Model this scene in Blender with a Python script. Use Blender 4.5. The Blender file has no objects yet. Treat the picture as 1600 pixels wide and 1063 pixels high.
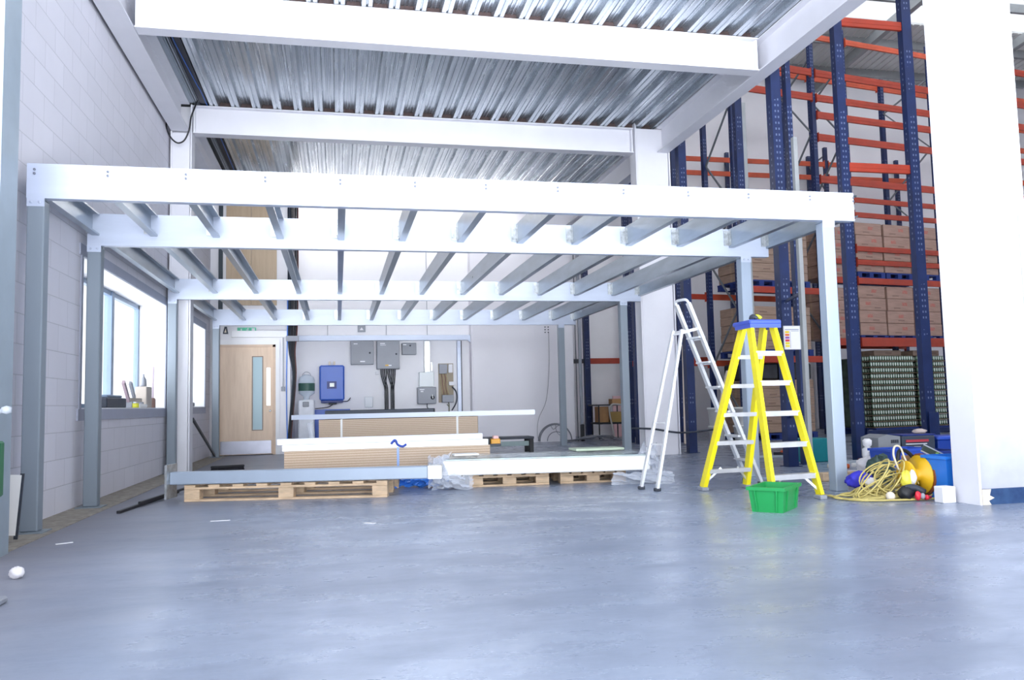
import bpy, math, random
from math import sin, cos, pi, radians, sqrt
from mathutils import Vector, Matrix
random.seed(7)
SC = bpy.context.scene
COL = SC.collection

# ------------------------------------------------------------------ materials
def lin(c):
    return tuple(((v/255)/12.92 if v/255 <= .04045 else (((v/255)+.055)/1.055)**2.4) for v in c)+(1,)
class NT:
    def __init__(s, name):
        s.m = bpy.data.materials.new(name); s.m.use_nodes = True
        s.t = s.m.node_tree; s.n = s.t.nodes; s.l = s.t.links
        s.b = s.n['Principled BSDF']
    def new(s, typ, **kw):
        n = s.n.new(typ)
        for k, v in kw.items(): setattr(n, k, v)
        return n
    def link(s, a, b): s.l.new(a, b)
    def val(s, sock, v):
        if hasattr(v, 'is_output') or isinstance(v, bpy.types.NodeSocket): s.l.new(v, sock)
        else: sock.default_value = v
    def math(s, op, a, b=0.0, c=None):
        n = s.new('ShaderNodeMath', operation=op); s.val(n.inputs[0], a); s.val(n.inputs[1], b)
        if c is not None: s.val(n.inputs[2], c)
        return n.outputs[0]
    def mix(s, f, a, b):
        n = s.new('ShaderNodeMix', data_type='RGBA')
        s.val(n.inputs[0], f); s.val(n.inputs[6], a); s.val(n.inputs[7], b)
        return n.outputs[2]
    def noise(s, vec, scale, detail=3, rough=.55):
        n = s.new('ShaderNodeTexNoise'); n.inputs['Scale'].default_value = scale
        n.inputs['Detail'].default_value = detail; n.inputs['Roughness'].default_value = rough
        if vec is not None: s.link(vec, n.inputs['Vector'])
        return n.outputs['Fac']
    def ramp(s, f, a, b):
        n = s.new('ShaderNodeMapRange'); s.val(n.inputs[0], f)
        n.inputs[1].default_value = a; n.inputs[2].default_value = b
        return n.outputs[0]
    def bump(s, h, strength=.3, dist=.01):
        n = s.new('ShaderNodeBump'); n.inputs['Strength'].default_value = strength
        n.inputs['Distance'].default_value = dist; s.link(h, n.inputs['Height']); s.link(n.outputs[0], s.b.inputs['Normal'])
    def obj(s): return s.new('ShaderNodeTexCoord').outputs['Object']
    def pos(s): return s.new('ShaderNodeNewGeometry').outputs['Position']
    def mapping(s, vec, scale=(1,1,1), loc=(0,0,0), rot=(0,0,0)):
        n = s.new('ShaderNodeMapping'); s.link(vec, n.inputs[0])
        n.inputs['Scale'].default_value = scale; n.inputs['Location'].default_value = loc; n.inputs['Rotation'].default_value = rot
        return n.outputs[0]
    def sep(s, vec):
        n = s.new('ShaderNodeSeparateXYZ'); s.link(vec, n.inputs[0]); return n.outputs
MATS = {}
def mat(name, c, rough=.5, metal=0., var=.06, vs=6., bump=0., stretch=(1,1,1), c2=None, spec=None):
    if name in MATS: return MATS[name]
    t = NT(name); b = t.b; col = lin(c)
    v = t.mapping(t.obj(), stretch)
    f = t.noise(v, vs, 4)
    d = lin(c2) if c2 else tuple(max(0, x*(1-var*2.2)) for x in col[:3])+(1,)
    t.link(t.mix(t.ramp(f, .3, .7), d, col), b.inputs['Base Color'])
    t.val(b.inputs['Roughness'], t.math('ADD', t.math('MULTIPLY', f, .12), rough-.06))
    b.inputs['Metallic'].default_value = metal
    if spec is not None: b.inputs['Specular IOR Level'].default_value = spec
    if bump: t.bump(f, bump)
    MATS[name] = t.m
    return t.m
def glow(name, c, s):
    if name in MATS: return MATS[name]
    t = NT(name); t.b.inputs['Base Color'].default_value = lin(c)
    t.b.inputs['Emission Color'].default_value = lin(c); t.b.inputs['Emission Strength'].default_value = s
    MATS[name] = t.m; return t.m
def clear(name, c, alpha, rough=.1):
    if name in MATS: return MATS[name]
    t = NT(name); t.n.remove(t.b)
    tr = t.new('ShaderNodeBsdfTransparent'); gl = t.new('ShaderNodeBsdfPrincipled'); mx = t.new('ShaderNodeMixShader')
    gl.inputs['Base Color'].default_value = lin(c); gl.inputs['Roughness'].default_value = rough
    mx.inputs[0].default_value = alpha
    t.link(tr.outputs[0], mx.inputs[1]); t.link(gl.outputs[0], mx.inputs[2])
    t.link(mx.outputs[0], t.n['Material Output'].inputs[0]); MATS[name] = t.m; return t.m

def wall_mat(name, c, axis_rot):
    t = NT(name); p = t.pos(); s = t.sep(p)
    cb = t.new('ShaderNodeCombineXYZ')
    t.link(s[axis_rot], cb.inputs[0]); t.link(s[2], cb.inputs[1])
    br = t.new('ShaderNodeTexBrick'); t.link(cb.outputs[0], br.inputs['Vector'])
    br.inputs['Scale'].default_value = 1.; br.inputs['Brick Width'].default_value = .45; br.inputs['Row Height'].default_value = .2248
    br.inputs['Mortar Size'].default_value = .004; br.inputs['Mortar Smooth'].default_value = .35
    col = lin(c); br.inputs['Color1'].default_value = col
    br.inputs['Color2'].default_value = tuple(x*.95 for x in col[:3])+(1,)
    br.inputs['Mortar'].default_value = tuple(x*.74 for x in col[:3])+(1,)
    n = t.noise(p, 2.2, 4)
    t.link(t.mix(t.math('MULTIPLY', t.ramp(n, .4, .8), .22), br.outputs['Color'], tuple(x*.8 for x in col[:3])+(1,)), t.b.inputs['Base Color'])
    t.b.inputs['Roughness'].default_value = .7
    h = t.math('ADD', t.math('MULTIPLY', br.outputs['Fac'], -1.), t.math('MULTIPLY', t.noise(p, 60, 3), .25))
    t.bump(h, .5, .006)
    return t.m
M_BLOCK = wall_mat('painted_blockwork', (230, 229, 238), 1)
def floor_mat():
    t = NT('power_floated_concrete'); p = t.pos(); s = t.sep(p)
    big = t.noise(p, .55, 5, .6); med = t.noise(t.mapping(p, (1, 2.4, 1), rot=(0, 0, .5)), 1.7, 6, .65)
    fine = t.noise(p, 22, 4, .6); scr = t.noise(t.mapping(p, (1.2, 14, 1), rot=(0, 0, -.35)), 2.5, 5, .7)
    c = t.mix(t.ramp(big, .35, .68), lin((128, 140, 162)), lin((162, 175, 198)))
    c = t.mix(t.math('MULTIPLY', t.ramp(med, .42, .75), .55), c, lin((112, 122, 142)))
    c = t.mix(t.math('MULTIPLY', t.ramp(scr, .58, .8), .45), c, lin((172, 180, 200)))
    c = t.mix(t.math('MULTIPLY', t.ramp(fine, .5, .8), .18), c, lin((92, 100, 118)))
    # dusty brown margin along the block wall
    edge = t.math('ADD', s[0], t.math('MULTIPLY', med, 1.1))
    dust = t.ramp(edge, -.2, -1.5)
    c = t.mix(t.math('MULTIPLY', dust, .8), c, lin((128, 122, 124)))
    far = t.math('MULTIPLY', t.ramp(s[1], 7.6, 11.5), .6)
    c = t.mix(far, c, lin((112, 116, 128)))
    t.link(c, t.b.inputs['Base Color'])
    r = t.math('ADD', t.math('MULTIPLY', t.ramp(med, .3, .75), .22), .2)
    t.link(t.math('ADD', r, t.math('MULTIPLY', dust, .35)), t.b.inputs['Roughness'])
    t.bump(t.math('ADD', t.math('MULTIPLY', big, .8), t.math('MULTIPLY', fine, .06)), .12, .02)
    return t.m
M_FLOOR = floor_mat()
def deck_mat():
    t = NT('galvanised_decking'); p = t.pos()
    n = t.noise(t.mapping(p, (9, .35, 4)), 3., 4, .6); m = t.noise(p, 40, 3)
    c = t.mix(t.ramp(n, .3, .7), lin((168, 176, 184)), lin((222, 228, 234)))
    c = t.mix(t.math('MULTIPLY', t.ramp(m, .45, .75), .3), c, lin((150, 158, 166)))
    t.link(c, t.b.inputs['Base Color']); t.b.inputs['Metallic'].default_value = .75
    t.link(t.math('ADD', t.math('MULTIPLY', n, .12), .2), t.b.inputs['Roughness']); return t.m
M_DECK = deck_mat()
def rack_blue():
    t = NT('rack_blue_lit_holes'); o = t.obj(); s = t.sep(o)
    fz = t.math('ABSOLUTE', t.math('SUBTRACT', t.math('FRACT', t.math('DIVIDE', s[2], .075)), .5))
    a = t.math('LESS_THAN', fz, .18)
    fx = t.math('ABSOLUTE', t.math('SUBTRACT', t.math('ABSOLUTE', s[0]), .02)); bx = t.math('LESS_THAN', fx, .009)
    fy = t.math('ABSOLUTE', t.math('SUBTRACT', t.math('ABSOLUTE', s[1]), .0)); by = t.math('LESS_THAN', fy, .008)
    m = t.math('MULTIPLY', t.math('MULTIPLY', a, t.math('GREATER_THAN', t.noise(t.mapping(o, (.3, .3, 1.)), 1.1, 2), .5)), t.math('MAXIMUM', bx, by))
    w = t.noise(o, 5, 3)
    base = t.mix(w, lin((11, 25, 62)), lin((20, 46, 102)))
    t.link(t.mix(t.math('MULTIPLY', m, .4), base, lin((150, 165, 200))), t.b.inputs['Base Color']); t.b.inputs['Roughness'].default_value = .42  # pale dots painted for light showing through the post holes
    return t.m
M_RBLUE = rack_blue()
def rack_orange(name, c):
    t = NT(name); o = t.obj(); s = t.sep(o)
    n = t.noise(o, 4, 4)
    t.link(t.mix(t.ramp(n, .35, .7), lin(c), lin(tuple(x*.88 for x in c))), t.b.inputs['Base Color']); t.b.inputs['Roughness'].default_value = .45
    return t.m
M_RORG = rack_orange('rack_orange_red', (178, 60, 36)); M_RORG_LIT = rack_orange('rack_orange_lit', (214, 92, 60))  # the lighter orange stands for beams lit from the rooflights
def carton_mat(name, c, red):
    t = NT(name); o = t.obj(); s = t.sep(o)
    info = t.new('ShaderNodeObjectInfo').outputs['Random']
    x0 = t.math('ADD', t.math('MULTIPLY', info, .36), -.22)
    inx = t.math('LESS_THAN', t.math('ABSOLUTE', t.math('SUBTRACT', s[0], x0)), .07)
    inz = t.math('LESS_THAN', t.math('ABSOLUTE', t.math('SUBTRACT', s[2], .15)), .035)
    st = t.math('LESS_THAN', t.noise(t.mapping(o, (40, 1, 6)), 2., 2), .55)
    m = t.math('MULTIPLY', t.math('MULTIPLY', inx, inz), st)
    inz2 = t.math('LESS_THAN', t.math('ABSOLUTE', t.math('SUBTRACT', s[2], .06)), .014)
    inx2 = t.math('LESS_THAN', t.math('ABSOLUTE', t.math('ADD', s[0], x0)), .09)
    tape = t.math('LESS_THAN', t.math('ABSOLUTE', s[1]), .03)
    n = t.noise(t.mapping(o, (1, 1, 9)), 3, 4)
    b = t.mix(t.ramp(n, .35, .7), lin(c), lin(tuple(x*.86 for x in c)))
    b = t.mix(t.math('MULTIPLY', m, red), b, lin((190, 70, 60)))
    b = t.mix(t.math('MULTIPLY', t.math('MULTIPLY', inx2, inz2), .5), b, lin((90, 60, 50)))
    b = t.mix(t.math('MULTIPLY', tape, .3), b, lin((200, 170, 130)))
    wr = t.noise(t.mapping(o, (1.5, 1, 22), rot=(0, .12, 0)), 2.2, 5, .7)
    b = t.mix(t.math('MULTIPLY', t.ramp(wr, .6, .78), .6), b, lin((225, 215, 215)))
    t.link(b, t.b.inputs['Base Color']); t.b.inputs['Roughness'].default_value = .45
    return t.m
M_CART = carton_mat('carton_printed', (176, 142, 126), .6); M_CART2 = carton_mat('carton_plain', (172, 144, 124), .0)
def board_mat():
    t = NT('chipboard_edges'); o = t.obj(); s = t.sep(o)
    lay = t.math('ABSOLUTE', t.math('SUBTRACT', t.math('FRACT', t.math('DIVIDE', s[2], .0265)), .5))
    n = t.noise(t.mapping(o, (6, 6, 30)), 14, 4, .7)
    b = t.mix(t.ramp(n, .3, .7), lin((216, 198, 178)), lin((188, 166, 144)))
    b = t.mix(t.math('MULTIPLY', t.math('GREATER_THAN', lay, .38), .6), b, lin((140, 112, 88)))
    t.link(b, t.b.inputs['Base Color']); t.b.inputs['Roughness'].default_value = .8; return t.m
M_CHIP = board_mat()
def can_mat():
    t = NT('green_can_labels_highlight'); o = t.obj(); s = t.sep(o)
    zf = t.math('DIVIDE', s[2], .125)
    b = t.mix(t.math('GREATER_THAN', zf, .42), lin((62, 92, 70)), lin((126, 156, 132)))
    b = t.mix(t.math('GREATER_THAN', zf, .8), b, lin((120, 136, 120)))
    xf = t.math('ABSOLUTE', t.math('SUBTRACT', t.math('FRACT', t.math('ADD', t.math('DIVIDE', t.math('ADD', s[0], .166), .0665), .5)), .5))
    b = t.mix(t.math('MULTIPLY', t.math('LESS_THAN', xf, .2), t.math('LESS_THAN', t.math('ABSOLUTE', t.math('SUBTRACT', zf, .56)), .26)), b, lin((240, 244, 238)))  # white strip painted down each can front as a highlight
    t.link(b, t.b.inputs['Base Color']); t.b.inputs['Roughness'].default_value = .3; t.b.inputs['Metallic'].default_value = .3
    return t.m
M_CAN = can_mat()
def ply_mat(name, c, c2, sc):
    t = NT(name); o = t.obj()
    n = t.noise(t.mapping(o, (9, 9, .9)), sc, 6, .65)
    t.link(t.mix(t.ramp(n, .3, .72), lin(c), lin(c2)), t.b.inputs['Base Color']); t.b.inputs['Roughness'].default_value = .5; return t.m
M_DOOR = ply_mat('pale_birch_veneer', (240, 216, 192), (224, 198, 172), 2.)
M_PLY = ply_mat('plywood_sheet', (200, 178, 150), (182, 158, 130), 1.2)
WHITE = mat('white_painted_wall', (246, 245, 249), .6, vs=1.5, var=.02)
WHITE2 = mat('pale_partition_board', (236, 234, 240), .6, vs=1., var=.02)
STEELW = mat('white_fire_painted_steel', (236, 236, 243), .45, vs=2., var=.025)
BEAM = mat('pre_galvanised_beam', (198, 207, 226), .36, .15, vs=3., var=.05, stretch=(.5, 1, 3))
POST = mat('grey_steel_post', (136, 147, 158), .42, .1, vs=3., var=.05, stretch=(1, 1, .3))
POST2 = mat('pale_blue_steel_post', (166, 180, 198), .35, .15, vs=3., var=.04, stretch=(1, 1, .3))
JOIST = mat('galvanised_joist', (160, 172, 184), .3, .55, vs=5., var=.12, stretch=(2, .4, 2))
GALV = mat('galvanised_bracket', (205, 210, 214), .3, .6, vs=30., var=.2)
ALU = mat('aluminium', (222, 224, 228), .32, .45, vs=8., var=.08)
ALUW = mat('bright_aluminium', (224, 227, 232), .35, .2, vs=8., var=.05)
YEL = mat('yellow_fibreglass', (255, 238, 20), .4, vs=6., var=.04)
BLUEP = mat('blue_plastic', (52, 90, 200), .4, vs=6., var=.06)
BLUEL = mat('light_blue_plastic', (40, 130, 235), .4, vs=6., var=.05)
BLUED = mat('navy_plastic', (26, 50, 130), .45, vs=6., var=.1)
BLACK = mat('black_rubber', (28, 30, 38), .5, vs=8., var=.2)
DARK = mat('dark_grey_metal', (62, 68, 80), .5, .2, vs=8., var=.12)
GREYE = mat('grey_enclosure', (150, 154, 164), .45, vs=4., var=.04)
GREYT = mat('window_trim_grey', (178, 182, 200), .55, vs=3., var=.04)
FRAMEG = mat('window_frame_grey', (120, 140, 165), .4, vs=3., var=.04)
GREEN = mat('green_plastic', (30, 160, 84), .4, vs=6., var=.05)
GREEND = mat('dark_green_plastic', (10, 100, 60), .4)
TEAL = mat('teal_plastic', (20, 140, 150), .45, vs=6., var=.08)
TIMB = mat('pallet_timber', (224, 196, 164), .8, vs=4., var=.16, stretch=(2, 8, 8), bump=.15)
FOAM = mat('white_foam_packing', (244, 244, 242), .7, vs=3., var=.01)
CLOTH = mat('white_cloth', (236, 234, 238), .9, vs=10., var=.06, bump=.4)
CORD = mat('yellow_flex', (206, 190, 116), .5, vs=20., var=.1)
REDP = mat('red_plastic', (220, 40, 60), .4)
ORAN = mat('orange_plastic', (230, 110, 60), .5)
CARDB = mat('cardboard', (196, 150, 104), .8, vs=5., var=.1)
PINK = mat('pink_board', (236, 196, 200), .7, vs=5., var=.05)
CREAM = mat('cream_paint', (236, 224, 206), .6, vs=5., var=.05)
CHROME = mat('bright_steel', (215, 218, 222), .25, .8)
PLAST = clear('clear_wrap', (235, 242, 255), .26, .1)
BOTTLE = clear('clear_bottle', (225, 240, 255), .45, .1)
GLASS = clear('window_glass', (220, 235, 245), .08, .02)
TEALG = clear('obscured_glass', (190, 220, 230), .8, .3)
REVEAL = mat('white_reveal', (248, 248, 250), .6, vs=3., var=.02)
ROOFM = mat('roof_liner_sheet', (214, 214, 212), .6, vs=2., var=.04)
BLUEBASE = mat('scuffed_blue_paint', (20, 52, 100), .6, vs=9., var=.3, c2=(52, 86, 130))
SLAB = mat('floor_slab', (120, 122, 126), .8)
BROWN = mat('brown_closure', (96, 78, 76), .8, vs=20., var=.2)
PAPER = mat('printed_paper', (240, 240, 244), .6, var=.01)

# ------------------------------------------------------------------ mesh helper
class MB:
    def __init__(s): s.v = []; s.f = []; s.sm = []
    def add(s, vs, fs, smooth=False):
        n = len(s.v); s.v += [tuple(v) for v in vs]; s.f += [tuple(i+n for i in f) for f in fs]; s.sm += [smooth]*len(fs)
        return s
    def box(s, x0, x1, y0, y1, z0, z1):
        v = [(x, y, z) for z in (z0, z1) for y in (y0, y1) for x in (x0, x1)]
        return s.add(v, [(0,2,3,1),(4,5,7,6),(0,1,5,4),(2,6,7,3),(0,4,6,2),(1,3,7,5)])
    def cbox(s, x0, x1, y0, y1, z0, z1, b=.005):
        b = min(b, abs(x1-x0)*.3, abs(y1-y0)*.3, abs(z1-z0)*.3)
        pts = []; fs = []
        poly = [(x0+b, y0), (x1-b, y0), (x1, y0+b), (x1, y1-b), (x1-b, y1), (x0+b, y1), (x0, y1-b), (x0, y0+b)]
        ins = [(min(max(x, x0+b), x1-b), min(max(y, y0+b), y1-b)) for x, y in poly]
        for (pp, z) in ((ins, z0), (poly, z0+b), (poly, z1-b), (ins, z1)): pts += [(x, y, z) for x, y in pp]
        for k in range(3):
            for i in range(8): j = (i+1) % 8; fs.append((k*8+i, k*8+j, k*8+8+j, k*8+8+i))
        fs.append(tuple(reversed(range(8)))); fs.append(tuple(range(24, 32)))
        return s.add(pts, fs)
    def bar(s, p, q, w, h, up=(0,0,1)):
        p = Vector(p); q = Vector(q); d = (q-p).normalized(); u = Vector(up)
        if abs(d.dot(u)) > .98: u = Vector((0, 1, 0))
        a = d.cross(u).normalized(); b = a.cross(d).normalized()
        v = [c+a*(i*w/2)+b*(j*h/2) for c in (p, q) for j in (-1, 1) for i in (-1, 1)]
        return s.add(v, [(0,1,3,2),(4,6,7,5),(0,4,5,1),(2,3,7,6),(0,2,6,4),(1,5,7,3)])
    def chan(s, p, q, w, h, t, side=1, up=(0,0,1)):
        """C section: web width w (along a), flanges h (along b)"""
        p = Vector(p); q = Vector(q); d = (q-p).normalized(); u = Vector(up)
        a = d.cross(u).normalized(); b = a.cross(d).normalized()*side
        pr = [(-w/2, 0), (w/2, 0), (w/2, h), (w/2-t, h), (w/2-t, t), (-w/2+t, t), (-w/2+t, h), (-w/2, h)]
        v = [c+a*x+b*y for c in (p, q) for x, y in pr]; n = 8
        f = [(i, (i+1) % n, n+(i+1) % n, n+i) for i in range(n)]
        f += [(0,1,4,5),(1,2,3,4),(0,5,6,7),(8,13,12,9),(9,12,11,10),(8,15,14,13)]
        return s.add(v, f)
    def tube(s, pts, r, n=8, cap=True, r2=None):
        pts = [Vector(p) for p in pts]; m = len(pts); v = []; f = []
        t0 = (pts[1]-pts[0]).normalized(); u = Vector((0,0,1)) if abs(t0.z) < .9 else Vector((1,0,0))
        a = t0.cross(u).normalized()
        for i, p in enumerate(pts):
            t = (pts[min(i+1, m-1)]-pts[max(i-1, 0)])
            if t.length < 1e-9: t = t0
            t.normalize(); a = (a-t*a.dot(t))
            if a.length < 1e-6: a = t.orthogonal()
            a.normalize(); b = t.cross(a)
            rr = r if r2 is None else r+(r2-r)*i/(m-1)
            v += [p+(a*cos(2*pi*k/n)+b*sin(2*pi*k/n))*rr for k in range(n)]
        for i in range(m-1):
            for k in range(n): f.append((i*n+k, i*n+(k+1) % n, (i+1)*n+(k+1) % n, (i+1)*n+k))
        s.add(v, f, True)
        if cap:
            n0 = len(s.v)-len(v); s.f += [tuple(n0+k for k in reversed(range(n))), tuple(n0+(m-1)*n+k for k in range(n))]; s.sm += [False]*2
        return s
    def lathe(s, prof, c=(0,0,0), n=20, axis=2):
        v = []; f = []
        for r, z in prof:
            for k in range(n):
                x, y = r*cos(2*pi*k/n), r*sin(2*pi*k/n)
                p = (x, y, z) if axis == 2 else ((z, x, y) if axis == 0 else (x, z, y))
                v.append((c[0]+p[0], c[1]+p[1], c[2]+p[2]))
        for i in range(len(prof)-1):
            for k in range(n): f.append((i*n+k, i*n+(k+1) % n, (i+1)*n+(k+1) % n, (i+1)*n+k))
        return s.add(v, f, True)
    def prism(s, poly, axis, a, b):
        n = len(poly)
        def P(u, w, t): return {0: (t, u, w), 1: (u, t, w), 2: (u, w, t)}[axis]
        v = [P(u, w, t) for t in (a, b) for u, w in poly]
        f = [(i, (i+1) % n, n+(i+1) % n, n+i) for i in range(n)]+[tuple(reversed(range(n))), tuple(range(n, 2*n))]
        return s.add(v, f)
    def ibeam(s, axis, a, b, c, z, w, h, tf=.016, tw=.012):
        """I section running along axis (0/1); c = centre across, z = bottom"""
        pr = [(-w/2,0),(w/2,0),(w/2,tf),(tw/2,tf),(tw/2,h-tf),(w/2,h-tf),(w/2,h),(-w/2,h),(-w/2,h-tf),(-tw/2,h-tf),(-tw/2,tf),(-w/2,tf)]
        for q in (([0,1,2,3,10,11]), ([3,4,9,10]), ([4,5,6,7,8,9])):
            s.prism([(c+pr[i][0], z+pr[i][1]) for i in q], axis, a, b)
        return s
    def grid(s, nx, ny, fn, smooth=True):
        v = [fn(i/nx, j/ny) for j in range(ny+1) for i in range(nx+1)]
        f = [(j*(nx+1)+i, j*(nx+1)+i+1, (j+1)*(nx+1)+i+1, (j+1)*(nx+1)+i) for j in range(ny) for i in range(nx)]
        return s.add(v, f, smooth)
    def build(s, name, m, parent=None, org=None, bevel=0, solid=0, rotz=0):
        """vertices are given in world coordinates when the thing is unrotated, else in the thing's own frame"""
        pl = Vector(parent.get('_o', (0,0,0))) if parent is not None else Vector((0,0,0))
        if parent is not None and parent.get('_loc'): pl = Vector((0,0,0))
        o_ = Vector(org) if org is not None else (pl if parent is not None else Vector((0,0,0)))
        me = bpy.data.meshes.new(name)
        me.from_pydata([tuple(Vector(v)-o_) for v in s.v], [], s.f)
        me.polygons.foreach_set('use_smooth', s.sm)
        me.update()
        import bmesh
        bm = bmesh.new(); bm.from_mesh(me); bmesh.ops.recalc_face_normals(bm, faces=bm.faces); bm.to_mesh(me); bm.free()
        me.materials.append(m)
        o = bpy.data.objects.new(name, me); COL.objects.link(o)
        o.location = o_-pl if parent is not None else o_
        if parent is not None:
            o.parent = parent; 
        o['_o'] = tuple(o_)
        if parent is not None and parent.get('_loc'): o['_loc'] = 1
        if bevel:
            md = o.modifiers.new('b', 'BEVEL'); md.width = bevel; md.segments = 2; md.limit_method = 'ANGLE'
        if solid:
            md = o.modifiers.new('s', 'SOLIDIFY'); md.thickness = solid
        return o
def tag(o, label, cat, group=None, kind=None):
    o['label'] = label; o['category'] = cat
    if group: o['group'] = group
    if kind: o['kind'] = kind
    return o
def thing(name, label, cat, loc=(0,0,0), rotz=0., group=None, local=False):
    o = bpy.data.objects.new(name, None); COL.objects.link(o)
    o.location = loc; o.rotation_euler = (0, 0, rotz); o.empty_display_size = .1
    o['_o'] = tuple(loc)
    if local: o['_loc'] = 1; o['_o'] = (0., 0., 0.)
    return tag(o, label, cat, group)
def struct(o): o['kind'] = 'structure'; return o
def dup(root, loc, rotz=None, label=None, group=None, scale=None):
    def cp(o, par):
        c = o.copy(); COL.objects.link(c)
        if par is not None: c.parent = par
        for ch in [k for k in o.children if k.name in names]: cp(ch, c)
        return c
    names = set(k.name for k in root.children_recursive)
    r = cp(root, None); r.location = loc
    if rotz is not None: r.rotation_euler = (0, 0, rotz)
    if label: r['label'] = label
    if group: r['group'] = group
    if scale: r.scale = scale
    return r
def arc(c, r, a0, a1, n, plane='xz'):
    out = []
    for i in range(n+1):
        a = a0+(a1-a0)*i/n; u, w = r*cos(a), r*sin(a)
        out.append((c[0]+u, c[1], c[2]+w) if plane == 'xz' else (c[0]+u, c[1]+w, c[2]) if plane == 'xy' else (c[0], c[1]+u, c[2]+w))
    return out
def smooth(pts, n=6):
    out = []; P = [Vector(p) for p in pts]; P = [P[0]]+P+[P[-1]]
    for i in range(1, len(P)-2):
        for k in range(n):
            t = k/n; a, b, c, d = P[i-1], P[i], P[i+1], P[i+2]
            out.append(.5*((2*b)+(c-a)*t+(2*a-5*b+4*c-d)*t*t+(3*b-a-3*c+d)*t**3))
    out.append(P[-2]); return out

# ------------------------------------------------------------------ camera
F = 1272.6654; YAW, PIT, ROL = .2120, .0782, -.0225
def cam():
    f = Vector((sin(YAW)*cos(PIT), cos(YAW)*cos(PIT), sin(PIT))); r0 = Vector((cos(YAW), -sin(YAW), 0)); u0 = r0.cross(f)
    r = r0*cos(ROL)+u0*sin(ROL); u = -r0*sin(ROL)+u0*cos(ROL)
    cd = bpy.data.cameras.new('camera'); co = bpy.data.objects.new('camera', cd); COL.objects.link(co)
    co.matrix_world = Matrix(((r.x, u.x, -f.x, 0), (r.y, u.y, -f.y, 0), (r.z, u.z, -f.z, .83), (0, 0, 0, 1)))
    cd.sensor_width = 36; cd.lens = F/1600*36; cd.clip_start = .05; cd.clip_end = 200
    SC.camera = co
cam()

# ------------------------------------------------------------------ the setting
XW = -2.28; XO = -2.72
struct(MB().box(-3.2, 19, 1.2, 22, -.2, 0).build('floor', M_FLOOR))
W1 = (8.05, 11.75, .87, 2.27); W2 = (13.2, 15.1, .89, 2.26)
w = MB()
ys = [2.0, W1[0], W1[1], W2[0], W2[1], 17.5]
w.box(XO, XW, 2.0, W1[0], 0, 5.4); w.box(XO, XW, W1[1], W2[0], 0, 5.4); w.box(XO, XW, W2[1], 17.5, 0, 5.4)
for a, b, z0, z1 in (W1, W2): w.box(XO, XW, a, b, 0, z0); w.box(XO, XW, a, b, z1, 5.4)
struct(w.build('wall_left', M_BLOCK))
for n, (a, b, z0, z1) in enumerate((W1, W2), 1):
    win = bpy.data.objects.new('window_%d' % n, None); COL.objects.link(win); win.location = (XO+.06, (a+b)/2, z0); win['_o'] = tuple(win.location); struct(win)
    fr = MB(); xf = -2.61
    fr.box(xf-.06, xf, a, b, z0, z0+.06); fr.box(xf-.06, xf, a, b, z1-.06, z1)
    fr.box(xf-.06, xf, a, a+.06, z0, z1); fr.box(xf-.06, xf, b-.06, b, z0, z1)
    fr.build('window_frame', FRAMEG, win)
    ms = (9.02, 10.38) if n == 1 else (14.2,)
    for y in ms: MB().cbox(xf-.08, xf+.015, y-.05, y+.05, z0, z1).build('mullion', FRAMEG, win)
    MB().box(xf-.035, xf-.03, a+.05, b-.05, z0+.05, z1-.05).build('pane', GLASS, win)
    rv = MB(); e = .006
    rv.box(xf, XW-.002, a, a+e, z0, z1); rv.box(xf, XW-.002, b-e, b, z0, z1); rv.box(xf, XW-.002, a, b, z1-e, z1); rv.box(xf, XW-.002, a, b, z0, z0+.012)
    rv.build('window_reveal', REVEAL, win)
    tr = MB(); g = .105
    tr.box(XW, XW+.012, a-g, b+g, z1, z1+g); tr.box(XW, XW+.016, a-g, b+.06, z0-g, z0); tr.box(XW, XW+.012, a-.06, a, z0, z1); tr.box(XW, XW+.012, b, b+.06, z0, z1)
    struct(tr.build('trim_%d' % n, GREYT))
YD = 15.7
# door wall with opening
d = MB(); dx0, dx1, dz = -2.18, -1.12, 2.03
d.box(-2.28, dx0, YD, YD+.15, 0, 5.15); d.box(dx1, -.86, YD, YD+.15, 0, 5.15); d.box(dx0, dx1, YD, YD+.15, dz, 5.15)
struct(d.build('wall_door', WHITE))
struct(MB().box(-1.0, -.86, YD+.15, 17.3, 0, 5.15).build('wall_return', WHITE))
struct(MB().box(-2.72, 2.78, 17.3, 17.5, 0, 5.15).build('wall_back', WHITE))
struct(MB().box(2.78, 5.02, 17.02, 17.5, 0, 5.15).build('wall_partition', WHITE2))
struct(MB().box(5.02, 5.12, 12.1, 17.5, 5.12, 9.8).box(5.02, 5.12, 2, 12.1, 5.3, 9.8).build('wall_upper', WHITE))
struct(MB().box(4.9, 19, 19.2, 19.4, 0, 9.9).build('wall_warehouse_back', WHITE))
struct(MB().box(4.9, 5.0, 17.5, 19.2, 0, 9.9).build('wall_warehouse_left', WHITE))
struct(MB().box(18.8, 19, 2, 19.2, 0, 9.9).build('wall_warehouse_right', WHITE))
struct(MB().box(6.3, 19, 1.8, 2.0, 0, 9.9).build('wall_light_block', WHITE))  # unseen wall, added to keep daylight from the open side off the racks
struct(MB().box(XW, XW+.32, 2.0, 15.7, 0, .004).build('trim_3', mat('rough_screed', (170, 162, 150), .9, vs=14., var=.2, bump=.5)))
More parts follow.
